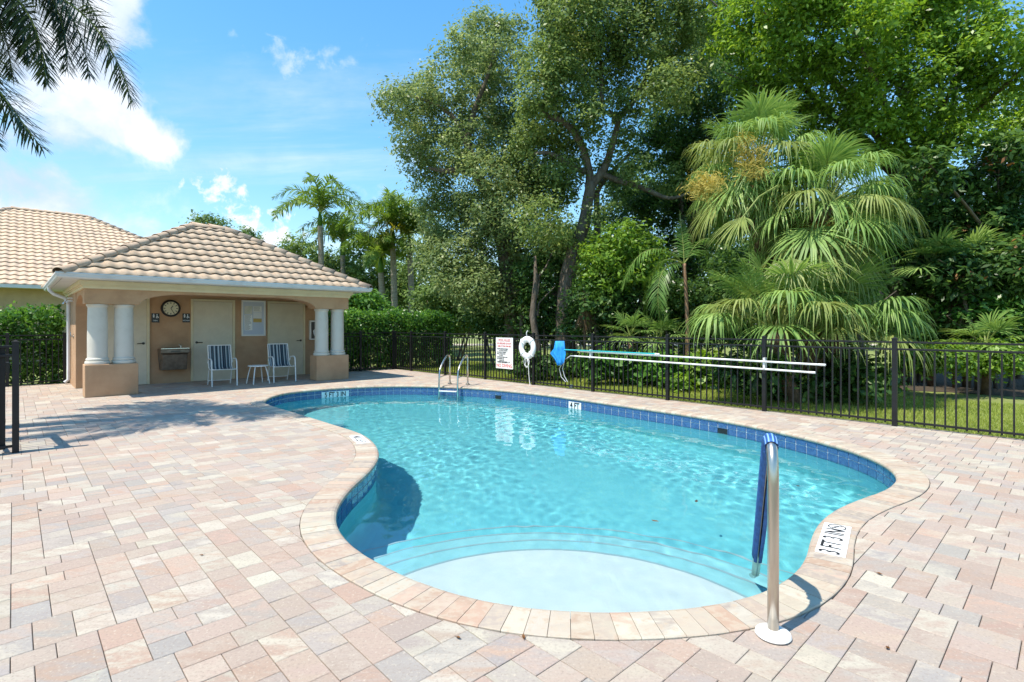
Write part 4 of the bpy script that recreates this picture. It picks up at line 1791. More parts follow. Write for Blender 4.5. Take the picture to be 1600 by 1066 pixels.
fs += [tuple(range(nrow - 1, -1, -1)), tuple(range((len(rows_) - 1) * nrow, len(rows_) * nrow))]
nbag.add(vs, fs)
bag = nbag.build('net_bag', M['cloth_blue'], None, smooth='all', loc=nb0, label='bright blue net bag hanging on the end of the teal pole', category='net')
# small white stone cup at the fence foot
cp = G(893, 606)
mb = MB()
mb.lathe([(.05, 0), (.062, .02), (.058, .05), (.03, .068), (.0, .07)], 14)
mb.build('float_cap', M['white_plastic'], None, smooth='all', loc=(cp.x, cp.y, 0), label='small white plastic cap lying at the foot of the fence', category='cap')

# ------------------------------------------------------------------ ladder and handrail
s_l = s_near(703, 604)
pL, nL = offset_at(s_l, 0)
lad = thing('pool_ladder', 'steel pool ladder at the far side of the pool', 'ladder', (pL[0], pL[1], 0), math.atan2(nL[1], nL[0]) - math.pi / 2)
# local +y points onto the deck, -y into the water
for s in (-1, 1):
    x = s * .235
    pth = [(x, .52, -.03), (x, .52, .50)] + bz((x, .52, .62), (x, .50, .74), (x, .40, .72), 6) + bz((x, .34, .70), (x, -.02, .50), (x, -.075, .34), 6) + [(x, -.10, .1), (x, -.10, -.9)]
    mb = MB()
    mb.tube(pth, .021, 12)
    mb.build('side_rail', M['steel'], lad, smooth='all')
    mb = MB()
    mb.lathe([(.055, 0), (.055, .008), (.03, .022)], 18, (x, .52, .008))
    mb.build('flange', M['steel'], lad, smooth=True)
    mb = MB()
    mb.tube([(x, -.09, .22), (x, .52, .25)], .012, 8)
    mb.build('brace', M['steel'], lad, smooth='all')
for z in (-.10, -.36, -.62):
    mb = MB()
    mb.box((0, -.10, z), (.44, .075, .025))
    mb.build('tread', M['white_metal'], lad, bevel=.006)

hb0 = G(1208, 994)
hr = thing('hand_rail', 'bronze steel grab rail with blue sleeve rising from the near deck', 'handrail', (hb0.x, hb0.y, 0))
end = Vector((1.71, 3.78, -.56)) - hb0
dirh = Vector((end.x, end.y, 0)).normalized()
top_a = Vector((0, 0, .70))
pth = [Vector((0, 0, -.02)), Vector((0, 0, .35)), top_a] + [p for p in bz(top_a, Vector((.0, .0, .86)) + dirh * .01, Vector((0, 0, .875)) + dirh * .115, 8)][1:]
bend2 = bz(pth[-1], Vector((0, 0, .885)) + dirh * .19, Vector((0, 0, .82)) + dirh * .24, 6)[1:]
pth += bend2
pth += [pth[-1].lerp(end, t) for t in (.2, .4, .61, 1.0)]
mb = MB()
mb.tube(pth, .0245, 20)
mb.build('rail', M['bronze_steel'], hr, smooth='all')
mb = MB()
mb.lathe([(.074, 0), (.078, .006), (.074, .016), (.054, .026), (.033, .032)], 28, (0, 0, .004))
mb.build('flange', M['white_plastic'], hr, smooth=True)
# sleeve: a fleece cover laced along the underside, ribbed with pale stripes
i0 = len(pth) - len(bend2) - 4 - 3
sl_path = pth[i0 + 0:len(pth) - 1]
endp = pth[-2].lerp(pth[-1], -.12)
sl_path = pth[i0:-1]
dense = []
for a, b in zip(sl_path[:-1], sl_path[1:]):
    for k in range(3):
        dense.append(a.lerp(b, k / 3))
dense.append(sl_path[-1])
mb = MB()
nseg = 30
side = dirh.cross(Vector((0, 0, 1))).normalized()
vs, fs = [], []
for i, p in enumerate(dense):
    t = (dense[min(i + 1, len(dense) - 1)] - dense[max(i - 1, 0)]).normalized()
    nn = side.cross(t).normalized()
    if nn.z < 0:
        nn = -nn
    fl = .004 * math.sin(i * .9) + random.uniform(-.001, .001)
    for k in range(nseg):
        a = -math.pi * .965 + 2 * math.pi * .965 * k / (nseg - 1)
        r = .031 + .0012 * math.cos(k * 1.6)
        if k < 3 or k > nseg - 4:
            r += .020 + fl
        vs.append(p + (nn * math.cos(a) + side * math.sin(a)) * r)
mb_f = []
for i in range(len(dense) - 1):
    for k in range(nseg - 1):
        mb.cur = 1 if (6 < k < nseg - 8 and k % 3 == 0) else 0
        mb_f.append(mb.cur)
        fs.append((i * nseg + k, i * nseg + k + 1, (i + 1) * nseg + k + 1, (i + 1) * nseg + k))
mb.add(vs, fs)
mb.mi = mb_f
so = mb.build('sleeve', [M['cover_blue'], M['cover_stripe']], hr, smooth='all')
sm = so.modifiers.new('thickness', 'SOLIDIFY')
sm.thickness = .005


# ------------------------------------------------------------------ depth plaques on the coping
def deck_plaque(s, w, h, lines, tsize, lab, flip=1, extra=False):
    p, n = offset_at(s, .125)
    ang = math.atan2(n[1], n[0])
    pq = thing('depth_plaque', lab, 'depth marker', (p[0], p[1], .0105), ang + (R(90) if flip > 0 else R(-90)), 'depth plaques set in the coping')
    mb = MB()
    mb.box((0, 0, .0), (w, h, .006))
    mb.build('plate', M['sign_white'], pq, bevel=.002)
    tm = text_mesh(lines, tsize, .74, extrude=.0008, bold=.0006)
    tm.materials.append(M['ink_black'])
    o = link('lettering', tm, pq)
    o.location = (-.055 if extra else 0, 0, .0046)
    if extra:
        mb = MB()
        r0, r1, nn_ = .056, .048, 24
        vs = []
        for k in range(nn_):
            a = 2 * math.pi * k / nn_
            vs += [(r0 * math.cos(a), r0 * math.sin(a), 0), (r1 * math.cos(a), r1 * math.sin(a), 0)]
        mb.add(vs, [(2 * k, 2 * ((k + 1) % nn_), 2 * ((k + 1) % nn_) + 1, 2 * k + 1) for k in range(nn_)])
        mb.box((0, 0, .0), (.008, .08, .001), Matrix.Rotation(R(45), 3, 'Z'))
        mb.prism([(-.028, .004), (-.012, .014), (.0, .004), (.02, -.012), (.026, -.008), (.004, .014), (-.01, .024), (-.022, .016)], -.0004, .0004)
        ro = mb.build('pictogram', M['ink_black'], pq)
        ro.location = (w / 2 - .065, 0, .0050)
    return pq


deck_plaque(s_near(1266, 838), .60, .165, '3 FT 3 IN', .165, 'white 3 FT 3 IN depth plaque on the right coping', 1, True)
deck_plaque(s_near(577, 686), .50, .155, '5 FT 3 IN', .135, 'white depth plaque on the coping bulge at the left side', -1, False)

# ------------------------------------------------------------------ vegetation
def quick_mesh(name, verts, loop_faces, mats, mi=None):
    """mesh from numpy arrays; loop_faces is (n, k)"""
    me_ = bpy.data.meshes.new(name)
    n, k = loop_faces.shape
    me_.vertices.add(len(verts))
    me_.vertices.foreach_set('co', np.ascontiguousarray(verts, dtype=np.float32).ravel())
    me_.loops.add(n * k)
    me_.loops.foreach_set('vertex_index', loop_faces.astype(np.int32).ravel())
    me_.polygons.add(n)
    me_.polygons.foreach_set('loop_start', np.arange(0, n * k, k, dtype=np.int32))
    for m in mats:
        me_.materials.append(m)
    me_.update(calc_edges=True)
    return me_


def unit(a):
    return a / np.maximum(np.linalg.norm(a, axis=-1, keepdims=True), 1e-9)


def leaf_quads(pos, nrm, size, rg_, aspect=.5, axis=None):
    """folded diamond leaves at pos facing nrm"""
    n = len(pos)
    t = rg_.normal(size=(n, 3)) if axis is None else axis + .35 * rg_.normal(size=(n, 3))
    t = unit(t - (t * nrm).sum(1, keepdims=True) * nrm)
    b = np.cross(nrm, t)
    s = (size * rg_.uniform(.5, 1.45, n))[:, None]
    v = np.empty((n, 4, 3))
    v[:, 0] = pos - t * s * .5
    v[:, 1] = pos + b * s * aspect * .5 - t * s * .03 + nrm * s * .06
    v[:, 2] = pos + t * s * .5 - nrm * s * .05
    v[:, 3] = pos - b * s * aspect * .5 - t * s * .03 + nrm * s * .06
    f = np.arange(n * 4).reshape(n, 4)
    return v.reshape(-1, 3), f


def cloud(blobs, n, size, seed, clump=.34, per=34, flat=.7, inner=.45, up=.75, aspect=.5):
    """leaves gathered in twig clumps through a set of ellipsoids (centre, radius)"""
    rg_ = np.random.default_rng(seed)
    cen = np.array([b[0] for b in blobs], float)
    rad = np.array([b[1] for b in blobs], float)
    w = rad ** 2.3
    w /= w.sum()
    nc = max(1, n // per)
    bi = rg_.choice(len(blobs), nc, p=w)
    d = unit(rg_.normal(size=(nc, 3)))
    r = rad[bi] * (inner + (1.06 - inner) * rg_.random(nc) ** .55)
    # lumpy outline
    r *= 1 + .16 * np.sin(d[:, 0] * 5 + bi) * np.sin(d[:, 2] * 6 + bi * 1.7)
    cc = cen[bi] + d * r[:, None] * np.array((1, 1, .88))
    cs = clump * rg_.uniform(.55, 1.25, nc)
    k = rg_.integers(int(per * .55), int(per * 1.45) + 1, nc)
    rep = np.repeat(np.arange(nc), k)
    off = rg_.normal(size=(len(rep), 3)) * np.array((1, 1, flat)) * .5
    pos = cc[rep] + off * cs[rep][:, None]
    nrm = unit(unit(off) * .6 + d[rep] * .35 + np.array((0, 0, up)) + .55 * rg_.normal(size=(len(rep), 3)))
    return leaf_quads(pos, nrm, size, rg_, aspect)


def pxblobs(lst, d, jitter=.0, seed=1):
    """blob list in photograph pixels (x, y, radius) at a distance, with depth spread"""
    rg_ = np.random.default_rng(seed)
    out = []
    for it in lst:
        dd = d + (it[3] if len(it) > 3 else rg_.uniform(-1, 1) * jitter)
        c_ = W(it[0], it[1], dd)
        out.append((np.array(c_), it[2] * dd / FPX * 1.05))
    return out


def add_tree(name, label, cat, base, trunk_paths, blobs, n, size, leaf, seed, bark='bark_oak', group=None, clump=.34, per=34, extra=None, aspect=.5, up=.75, flat=.7):
    t = thing(name, label, cat, (base.x, base.y, -.075), 0, group)
    bo = np.array((base.x, base.y, -.075))
    if trunk_paths:
        mb = MB()
        for (pts_, rads) in trunk_paths:
            P_ = [Vector(p) - Vector(bo) for p in pts_]
            # smooth the limb and roughen it slightly
            sm_ = []
            rr_ = []
            for i in range(len(P_) - 1):
                p0 = P_[max(i - 1, 0)]
                p3 = P_[min(i + 2, len(P_) - 1)]
                for k in range(4):
                    u_ = k / 4
                    a, b, c_, d_ = p0, P_[i], P_[i + 1], p3
                    q = .5 * ((2 * b) + (-a + c_) * u_ + (2 * a - 5 * b + 4 * c_ - d_) * u_ * u_ + (-a + 3 * b - 3 * c_ + d_) * u_ ** 3)
                    rq = rads[i] + (rads[i + 1] - rads[i]) * u_
                    sm_.append(q + Vector((random.uniform(-1, 1), random.uniform(-1, 1), 0)) * rq * .10)
                    rr_.append(rq * random.uniform(.95, 1.06))
            sm_.append(P_[-1])
            rr_.append(rads[-1])
            mb.tube(sm_, rr_, 9)
        mb.build('trunk', M[bark], t, smooth='all')
    v, f = cloud(blobs, n, size, seed, clump, per, aspect=aspect, up=up, flat=flat)
    link('crown', quick_mesh('crown', v - bo, f, [M[leaf]]), t)
    if extra:
        for (bl, n2, sz, lf, nm) in extra:
            v, f = cloud(bl, n2, sz, seed + 77, clump * .8, 12, aspect=aspect)
            link(nm, quick_mesh(nm, v - bo, f, [M[lf]]), t)
    return t


def limbs_to(blobs, root, r0, seed, frac=.6, maxn=12):
    """secondary limbs from a point of the trunk towards the blobs"""
    rg_ = np.random.default_rng(seed)
    out = []
    for (c_, r_) in blobs[:maxn]:
        e = Vector(c_)
        m_ = Vector(root).lerp(e, .5) + Vector((rg_.normal() * .25, rg_.normal() * .2, rg_.uniform(-.1, .5)))
        out.append(([root, m_, e, e + (e - m_) * .35], [r0, r0 * .6, r0 * .3, r0 * .08]))
    return out


# --- the big live oak in the middle
D1 = 16.5
oakA = [(905, 30, 50), (950, 20, 42), (880, 75, 46), (935, 88, 46), (850, 95, 38), (865, 45, 28), (965, 60, 30), (890, 132, 42), (940, 138, 36), (845, 145, 36), (870, -15, 40),
        (930, -40, 55), (985, -15, 42), (850, 195, 40), (830, 240, 40), (890, 210, 24), (1000, 62, 40), (1012, 112, 38), (1040, 50, 40), (1032, 5, 42), (1045, 140, 38), (1070, 92, 40),
        (985, 160, 26), (935, 212, 24), (898, 245, 22), (955, 258, 20), (880, 272, 28), (860, 300, 40), (850, 350, 42), (900, 390, 30), (1090, 20, 45), (920, 175, 26), (975, 215, 22), (885, 235, 20), (940, 330, 20), (870, 375, 34), (1000, 265, 24), (960, 300, 20), (1045, 280, 24)]
bA = pxblobs(oakA, D1, 1.4, 3)
kA = W(893, 405, D1)
trA = [([G(885, 585, -.1), W(884, 470, D1), kA, W(912, 350, D1), W(923, 285, D1)], [.36, .28, .22, .19, .17]),
       ([W(923, 290, D1), W(918, 255, D1), W(903, 215, D1 - .3), W(880, 190, D1 - .5), W(852, 178, D1 - .6), W(840, 150, D1 - .6)], [.15, .125, .11, .095, .07, .03]),
       ([W(925, 290, D1), W(945, 262, D1), W(957, 225, D1), W(965, 190, D1), W(955, 178, D1 + .1), W(905, 165, D1 + .3)], [.15, .12, .105, .09, .07, .03]),
       ([W(960, 190, D1), W(985, 165, D1 + .3), W(1005, 130, D1 + .5), W(1020, 90, D1 + .6), W(1050, 60, D1 + .7)], [.11, .09, .075, .05, .03]),
       ([W(935, 270, D1), W(965, 282, D1), W(1000, 292, D1 - .2), W(1045, 310, D1 - .3), W(1080, 300, D1 - .3)], [.11, .09, .08, .06, .03]),
       ([W(915, 270, D1), W(890, 258, D1), W(860, 240, D1 - .2), W(835, 240, D1 - .2)], [.12, .09, .06, .03]),
       ([W(935, 400, D1 + .8), W(933, 330, D1 + .7), W(938, 290, D1 + .6), W(985, 240, D1 + .9)], [.12, .10, .08, .04]),
       ([W(880, 130, D1), W(885, 90, D1), W(900, 40, D1)], [.06, .045, .02]), ([W(940, 170, D1), W(940, 120, D1), W(935, 60, D1)], [.07, .05, .02])]
add_tree('oak_tree', 'tall live oak with forked grey trunk showing in the middle', 'tree', G(885, 585), trA, bA, 82000, .115, 'leaf_oak', 21, clump=.40, group='live oaks behind the fence')

# --- the paler oak on the left
D2 = 18.0
oakB = [(755, 60, 44), (788, 95, 40), (745, 115, 40), (716, 78, 28), (790, 45, 25), (690, 135, 36), (655, 152, 36), (622, 165, 30), (668, 195, 38), (640, 215, 30), (690, 238, 42), (655, 255, 28),
        (604, 150, 15), (740, 180, 42), (782, 170, 38), (730, 230, 42), (785, 232, 42), (815, 205, 38), (762, 280, 42), (812, 272, 42), (682, 300, 34), (700, 345, 44), (742, 332, 44),
        (790, 332, 48), (835, 300, 38), (722, 400, 44), (772, 400, 48), (822, 382, 44), (692, 425, 36), (742, 450, 40), (790, 460, 40), (672, 375, 30)]
bB = pxblobs(oakB, D2, 1.5, 4)
trB = [([G(805, 578, -.1), W(800, 480, D2), W(785, 380, D2), W(762, 305, D2), W(742, 265, D2), W(728, 215, D2)], [.36, .30, .26, .21, .18, .13]),
       ([W(745, 270, D2), W(722, 264, D2 - .2), W(695, 268, D2 - .3), W(670, 262, D2 - .3)], [.13, .11, .08, .04]),
       ([W(730, 222, D2), W(742, 170, D2), W(765, 110, D2), W(775, 60, D2)], [.12, .09, .06, .02]),
       ([W(730, 222, D2), W(705, 180, D2), W(660, 155, D2), W(620, 150, D2)], [.10, .07, .05, .02]),
       ([W(785, 380, D2), W(830, 330, D2), W(845, 280, D2 - .3)], [.13, .09, .03])]
add_tree('oak_tree', 'pale grey-green live oak leaning left against the open sky', 'tree', G(805, 578), trB, bB, 92000, .115, 'leaf_oak_pale', 22, clump=.40, group='live oaks behind the fence')

# --- broad bright tree filling the upper right
D3 = 14.0
brC = [(1150, 38, 46), (1205, 82, 56), (1190, 18, 56), (1260, 60, 66), (1330, 42, 66), (1400, 62, 66), (1470, 52, 66), (1535, 66, 54), (1590, 115, 46), (1250, 132, 56), (1322, 142, 62), (1402, 152, 62),
       (1480, 152, 56), (1552, 182, 46), (1182, 135, 34), (1292, 205, 46), (1370, 212, 46), (1440, 232, 42), (1605, 205, 40), (1250, -35, 66), (1350, -45, 76), (1450, -45, 76), (1520, -30, 50),
       (1640, 90, 60), (1680, 160, 60), (1240, 190, 40), (1500, 215, 36)]
bC = pxblobs(brC, D3, 1.5, 5)
rootC = W(1455, 330, D3 + 1.5)
trC = [([G(1475, 575, -.1), W(1465, 450, D3 + 1.5), rootC, W(1440, 230, D3 + .8), W(1400, 120, D3 + .5)], [.36, .31, .27, .2, .09])] + limbs_to(bC[::2], rootC, .13, 9, maxn=14)
add_tree('broadleaf_tree', 'broad sunlit bright green tree filling the upper right', 'tree', G(1475, 575), trC, bC, 86000, .125, 'leaf_bright', 23, clump=.36)

# --- darker tree between the oak and the fan palms
D4 = 19.5
dkD = [(1060, 190, 46), (1092, 135, 42), (1102, 232, 44), (1062, 262, 36), (1112, 62, 44), (1105, 320, 40), (1065, 352, 36), (1112, 400, 46), (1042, 412, 46), (985, 372, 26), (1140, 160, 36),
       (1145, 290, 36), (1020, 200, 26), (1010, 430, 36), (1150, 110, 34), (1035, 330, 20), (1000, 250, 26), (1038, 228, 28), (985, 310, 20), (1030, 300, 20), (1000, 345, 26), (965, 340, 22), (1010, 320, 26), (970, 285, 22), (1050, 300, 26), (1075, 300, 26), (1000, 400, 30)]
bD = pxblobs(dkD, D4, 1.2, 6)
rootD = W(1075, 400, D4)
trD = [([G(1070, 572, -.1), W(1072, 480, D4), rootD, W(1085, 300, D4), W(1090, 200, D4)], [.22, .19, .16, .12, .06])] + limbs_to(bD, rootD, .09, 10, maxn=9)
add_tree('broadleaf_tree', 'dark leaved tree between the forked oak and the fan palms', 'tree', G(1070, 572), trD, bD, 66000, .13, 'leaf_dark', 24, clump=.42)

# --- magnolia at the right edge
D5 = 13.0
mgE = [(1560, 282, 44), (1592, 340, 52), (1540, 352, 44), (1592, 420, 56), (1540, 432, 46), (1492, 305, 36), (1462, 268, 36), (1500, 372, 36), (1605, 272, 40), (1630, 480, 60), (1660, 380, 60), (1490, 430, 36), (1575, 235, 24)]
bE = pxblobs(mgE, D5, 1.0, 7)
rootE = W(1580, 420, D5 + .6)
trE = [([G(1585, 592, -.1), W(1583, 500, D5 + .6), rootE, W(1570, 300, D5 + .4)], [.16, .14, .12, .05])] + limbs_to(bE, rootE, .06, 12, maxn=8)
add_tree('magnolia_tree', 'dark glossy magnolia with rusty leaf backs at the right edge', 'tree', G(1585, 592), trE, bE, 26000, .165, 'leaf_dark', 25, clump=.34, per=22,
         extra=[(bE, 900, .16, 'leaf_rust', 'rusty_leaves')], aspect=.42)

# --- shrubs under the trees
shrubs = [
    ('large_shrub', 'dark shrub mass right of the hedge at the end of the lawn', [(668, 470, 26), (700, 462, 30), (735, 478, 32), (690, 495, 22), (725, 505, 22)], 23, 9000, .17, 'leaf_far'),
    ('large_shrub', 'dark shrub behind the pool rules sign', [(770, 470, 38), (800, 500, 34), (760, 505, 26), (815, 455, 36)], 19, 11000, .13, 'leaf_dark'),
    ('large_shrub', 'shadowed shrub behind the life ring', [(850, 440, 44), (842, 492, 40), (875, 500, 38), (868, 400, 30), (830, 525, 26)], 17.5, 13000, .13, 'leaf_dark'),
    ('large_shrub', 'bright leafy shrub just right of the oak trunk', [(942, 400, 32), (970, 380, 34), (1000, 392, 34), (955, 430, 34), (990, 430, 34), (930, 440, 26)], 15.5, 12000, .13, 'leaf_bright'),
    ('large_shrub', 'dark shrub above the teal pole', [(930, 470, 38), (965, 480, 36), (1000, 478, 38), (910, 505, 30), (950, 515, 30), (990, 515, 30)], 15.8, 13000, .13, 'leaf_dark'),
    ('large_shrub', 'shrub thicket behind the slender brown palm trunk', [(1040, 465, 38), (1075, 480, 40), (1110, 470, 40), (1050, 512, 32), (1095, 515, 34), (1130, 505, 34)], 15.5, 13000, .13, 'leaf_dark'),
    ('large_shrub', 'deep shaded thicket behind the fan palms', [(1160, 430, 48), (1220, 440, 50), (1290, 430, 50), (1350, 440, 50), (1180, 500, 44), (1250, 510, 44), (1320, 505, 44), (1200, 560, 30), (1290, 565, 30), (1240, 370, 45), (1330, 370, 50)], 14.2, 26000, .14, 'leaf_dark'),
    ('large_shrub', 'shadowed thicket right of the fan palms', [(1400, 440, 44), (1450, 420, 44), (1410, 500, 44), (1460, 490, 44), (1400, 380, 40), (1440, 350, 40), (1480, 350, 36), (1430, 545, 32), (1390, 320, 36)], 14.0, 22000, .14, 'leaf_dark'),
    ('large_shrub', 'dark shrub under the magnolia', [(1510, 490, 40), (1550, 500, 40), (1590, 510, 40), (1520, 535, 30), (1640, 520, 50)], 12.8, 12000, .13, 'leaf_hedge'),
    ('low_shrub', 'low bright green shrub row seen through the right fence panel', [(1420, 562, 15), (1445, 560, 17), (1470, 560, 17), (1495, 562, 16), (1520, 560, 18), (1548, 558, 20), (1575, 560, 20)], 11.3, 9000, .10, 'leaf_bright'),
    ('low_shrub', 'broad leaved plants under the white poles', [(955, 570, 20), (985, 575, 22), (1015, 572, 22), (1045, 575, 22), (930, 572, 16)], 13.2, 3600, .22, 'leaf_hedge'),
    ('low_shrub', 'yellow green broad leaved plants by the brown palm trunk', [(1080, 580, 20), (1105, 578, 22), (1070, 600, 14), (1098, 603, 14)], 12.4, 2200, .20, 'leaf_bright'),
    ('low_shrub', 'dark low plants at the foot of the fan palms', [(1150, 580, 24), (1180, 592, 22), (1300, 600, 24), (1335, 595, 24), (1365, 590, 22), (1215, 600, 20), (1270, 602, 20), (1320, 570, 22), (1200, 575, 20)], 10.15, 6500, .16, 'leaf_dark'),
    ('low_shrub', 'dark low foliage below the life ring rope', [(815, 570, 16), (840, 572, 18), (865, 575, 18), (895, 572, 18)], 15.0, 3000, .16, 'leaf_dark'),
]
for k, (nm, lab, bl, d, n, sz, lf) in enumerate(shrubs):
    bb = pxblobs(bl, d, .5, 30 + k)
    m_ = np.mean([b[0] for b in bb], axis=0)
    stems = [([Vector((c_[0] * .5 + m_[0] * .5, c_[1] * .5 + m_[1] * .5, -.1)), Vector((c_[0], c_[1], c_[2] * .6)), Vector(c_)], [.05, .035, .012]) for (c_, r_) in bb if nm == 'large_shrub']
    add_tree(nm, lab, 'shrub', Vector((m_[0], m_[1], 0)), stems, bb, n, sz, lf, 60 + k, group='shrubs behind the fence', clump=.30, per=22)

# --- the wood far behind: one mass
wb = []
rg_w = np.random.default_rng(8)
for px in range(420, 1800, 26):
    for row in range(3):
        top_y = 395 if px < 760 else 330 if px < 930 or px > 1480 else 265
        wb.append((px + rg_w.uniform(-14, 14), rg_w.uniform(top_y + 25, 510), rg_w.uniform(20, 34)))
bw_l = pxblobs(wb, 36, 5, 9)
v, f = cloud(bw_l, 62000, .34, 91, .9, 26)
link('woods', quick_mesh('woods', v, f, [M['leaf_far']]), None, kind='stuff', label='mixed green wood closing the view behind the lawn', category='wood')

# --- trees beyond the pool house
for lab, bl, d, n in (('rounded tree top showing behind the roof ridge', [(322, 350, 16), (340, 354, 13), (308, 356, 10)], 34, 1800),
                      ('smaller tree top behind the right slope of the roof', [(385, 372, 13), (396, 378, 9), (372, 376, 9)], 34, 1300),
                      ('bushy yellow green tree below the tallest foxtail palm', [(465, 385, 22), (480, 405, 30), (455, 400, 16), (500, 430, 34), (530, 420, 30), (540, 455, 34)], 31, 9000),
                      ('green tree behind the row of foxtail palms', [(575, 420, 30), (610, 430, 34), (650, 440, 34), (590, 460, 34), (630, 470, 34), (570, 390, 18), (665, 400, 22)], 30, 11000),
                      ('round bush beside the small far roof', [(560, 485, 20), (585, 488, 18), (548, 470, 16), (572, 470, 14)], 21.5, 4200)):
    bb = pxblobs(bl, d, .8, int(d * 7 + n))
    m_ = np.mean([b[0] for b in bb], axis=0)
    add_tree('background_tree', lab, 'tree', Vector((m_[0], m_[1], 0)), [([Vector((m_[0], m_[1], -.1)), Vector((m_[0], m_[1], m_[2] * .6)), Vector(m_)], [.16, .13, .05])], bb, n, .20, 'leaf_hedge' if d < 25 else 'leaf_far', n, group='trees beyond the pool house', clump=.5, per=24)


# --- hedges
def hedge(name, label, a0, a1, b0, b1, h, n, size, seed):
    rg_ = np.random.default_rng(seed)
    nc = n // 14
    # clumps on the faces of the clipped block
    t = rg_.random(nc)
    face = rg_.choice(4, nc, p=(.34, .36, .15, .15))
    a = a0 + (a1 - a0) * rg_.random(nc)
    b = b0 + (b1 - b0) * rg_.random(nc)
    z = h * rg_.random(nc)
    top_m = face == 1
    z[top_m] = h
    b[face == 0] = b0
    b[face == 2] = b1
    e = face == 3
    a[e] = np.where(rg_.random(e.sum()) < .5, a0, a1)
    z = z + .06 * np.sin(a * 4.1) * (z > h * .9) + rg_.normal(size=nc) * .04
    b = b + rg_.normal(size=nc) * .07
    cpt = np.stack([U.x * a + V.x * b, U.y * a + V.y * b, z], 1)
    out = np.zeros((nc, 3))
    out[face == 0] = -np.array(V)
    out[face == 2] = np.array(V)
    out[top_m] = (0, 0, 1)
    out[e] = np.array(U)
    rep = np.repeat(np.arange(nc), 14)
    pos = cpt[rep] + rg_.normal(size=(len(rep), 3)) * .10
    nrm = unit(out[rep] * .5 + np.array((0, 0, .35)) + .7 * rg_.normal(size=(len(rep), 3)))
    v, f = leaf_quads(pos, nrm, size, rg_, .52)
    c0 = ab((a0 + a1) / 2, (b0 + b1) / 2, -.075)
    hd = thing(name, label, 'hedge', c0, 0, 'clipped hedges')
    link('foliage', quick_mesh('foliage', v - np.array(c0), f, [M['leaf_hedge']]), hd)
    mb = MB()
    ns = max(3, int((a1 - a0) / .45))
    for k in range(ns):
        p = ab(a0 + (a1 - a0) * (k + .5) / ns, (b0 + b1) / 2) - c0
        for q in range(3):
            e_ = p + U * random.uniform(-.3, .3) + V * random.uniform(-.3, .3)
            mb.tube([(p.x, p.y, 0), (p.x * .5 + e_.x * .5, p.y * .5 + e_.y * .5, h * .5), (e_.x, e_.y, h * .92)], [.025, .018, .006], 5)
    mb.build('stems', M['bark_oak'], hd)
    # twiggy heart of the hedge
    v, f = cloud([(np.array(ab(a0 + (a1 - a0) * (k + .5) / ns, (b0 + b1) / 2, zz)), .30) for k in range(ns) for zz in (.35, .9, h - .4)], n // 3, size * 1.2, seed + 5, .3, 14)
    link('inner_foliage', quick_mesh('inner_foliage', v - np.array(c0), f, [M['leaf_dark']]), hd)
    return hd


hedge('hedge', 'clipped glossy hedge behind the short fence by the right columns', HOUSE_A + HL + .2, 11.7, FENCE_B + .35, FENCE_B + 1.25, 1.72, 22000, .10, 41)
hedge('hedge', 'dark clipped hedge behind the fence beside the sunny side wall', -5.4, HOUSE_A - .25, 17.55, 18.5, 1.66, 24000, .10, 42)


# --- palms
def strip_faces(rows_, cols_, o):
    return [(o + r * cols_ + c, o + r * cols_ + c + 1, o + (r + 1) * cols_ + c + 1, o + (r + 1) * cols_ + c) for r in range(rows_ - 1) for c in range(cols_ - 1)]


def pinnate(curve, leaf_len, n_leaf, width, rg_, plumose=.3, droop=.25, rach=.018):
    """feather frond along a list of points: returns (rachis MB, leaflet verts, faces)"""
    P_ = np.array([tuple(p) for p in curve])
    s = np.concatenate([[0], np.cumsum(np.linalg.norm(np.diff(P_, axis=0), axis=1))])
    s /= s[-1]
    vs, fs = [], []
    for k in range(n_leaf):
        t = .10 + .90 * (k + rg_.random()) / n_leaf
        c_ = np.array([np.interp(t, s, P_[:, i]) for i in range(3)])
        c2 = np.array([np.interp(min(1, t + .03), s, P_[:, i]) for i in range(3)])
        c1 = np.array([np.interp(max(0, t - .03), s, P_[:, i]) for i in range(3)])
        tg = unit(c2 - c1)
        sd_ = np.cross(tg, (0, 0, 1.0))
        sd_ = unit(sd_)
        upv = np.cross(sd_, tg)
        for sg_ in (-1, 1):
            L_ = leaf_len * (math.sin(math.pi * min(1, .16 + .80 * t)) ** .7) * rg_.uniform(.85, 1.1)
            ph = rg_.uniform(-1, 1) * plumose * 1.6
            d_ = unit(tg * (.55 + .55 * t) + sd_ * sg_ * math.cos(ph) * .95 + upv * (math.sin(ph) * .9 + .12))
            w_ = unit(np.cross(d_, upv)) * width
            a0_ = c_
            a1_ = c_ + d_ * L_ * .5 - np.array((0, 0, droop * L_ * .14))
            a2_ = c_ + d_ * L_ * .94 - np.array((0, 0, droop * L_ * .55))
            o = len(vs)
            vs += [a0_ - w_ * .3, a0_ + w_ * .3, a1_ - w_ * .5, a1_ + w_ * .5, a2_ - w_ * .05, a2_ + w_ * .05]
            fs += [(o, o + 1, o + 3, o + 2), (o + 2, o + 3, o + 5, o + 4)]
    mb = MB()
    mb.tube(curve, [rach * (1 - .8 * i / (len(curve) - 1)) for i in range(len(curve))], 6)
    return mb, vs, fs


def palm_frond(parent, curve, base, leaf_len, n_leaf, width, seed, leafmat, plumose=.3, droop=.25, rach=.018):
    rg_ = np.random.default_rng(seed)
    curve = [Vector(p) - Vector(base) for p in curve]
    mb, vs, fs = pinnate(curve, leaf_len, n_leaf, width, rg_, plumose, droop, rach)
    mb.cur = 0
    mb.mi = [0] * len(mb.f)
    mb.cur = 1
    mb.add(vs, fs)
    return mb.build('frond', [M['fan_pale'], M[leafmat]], parent)


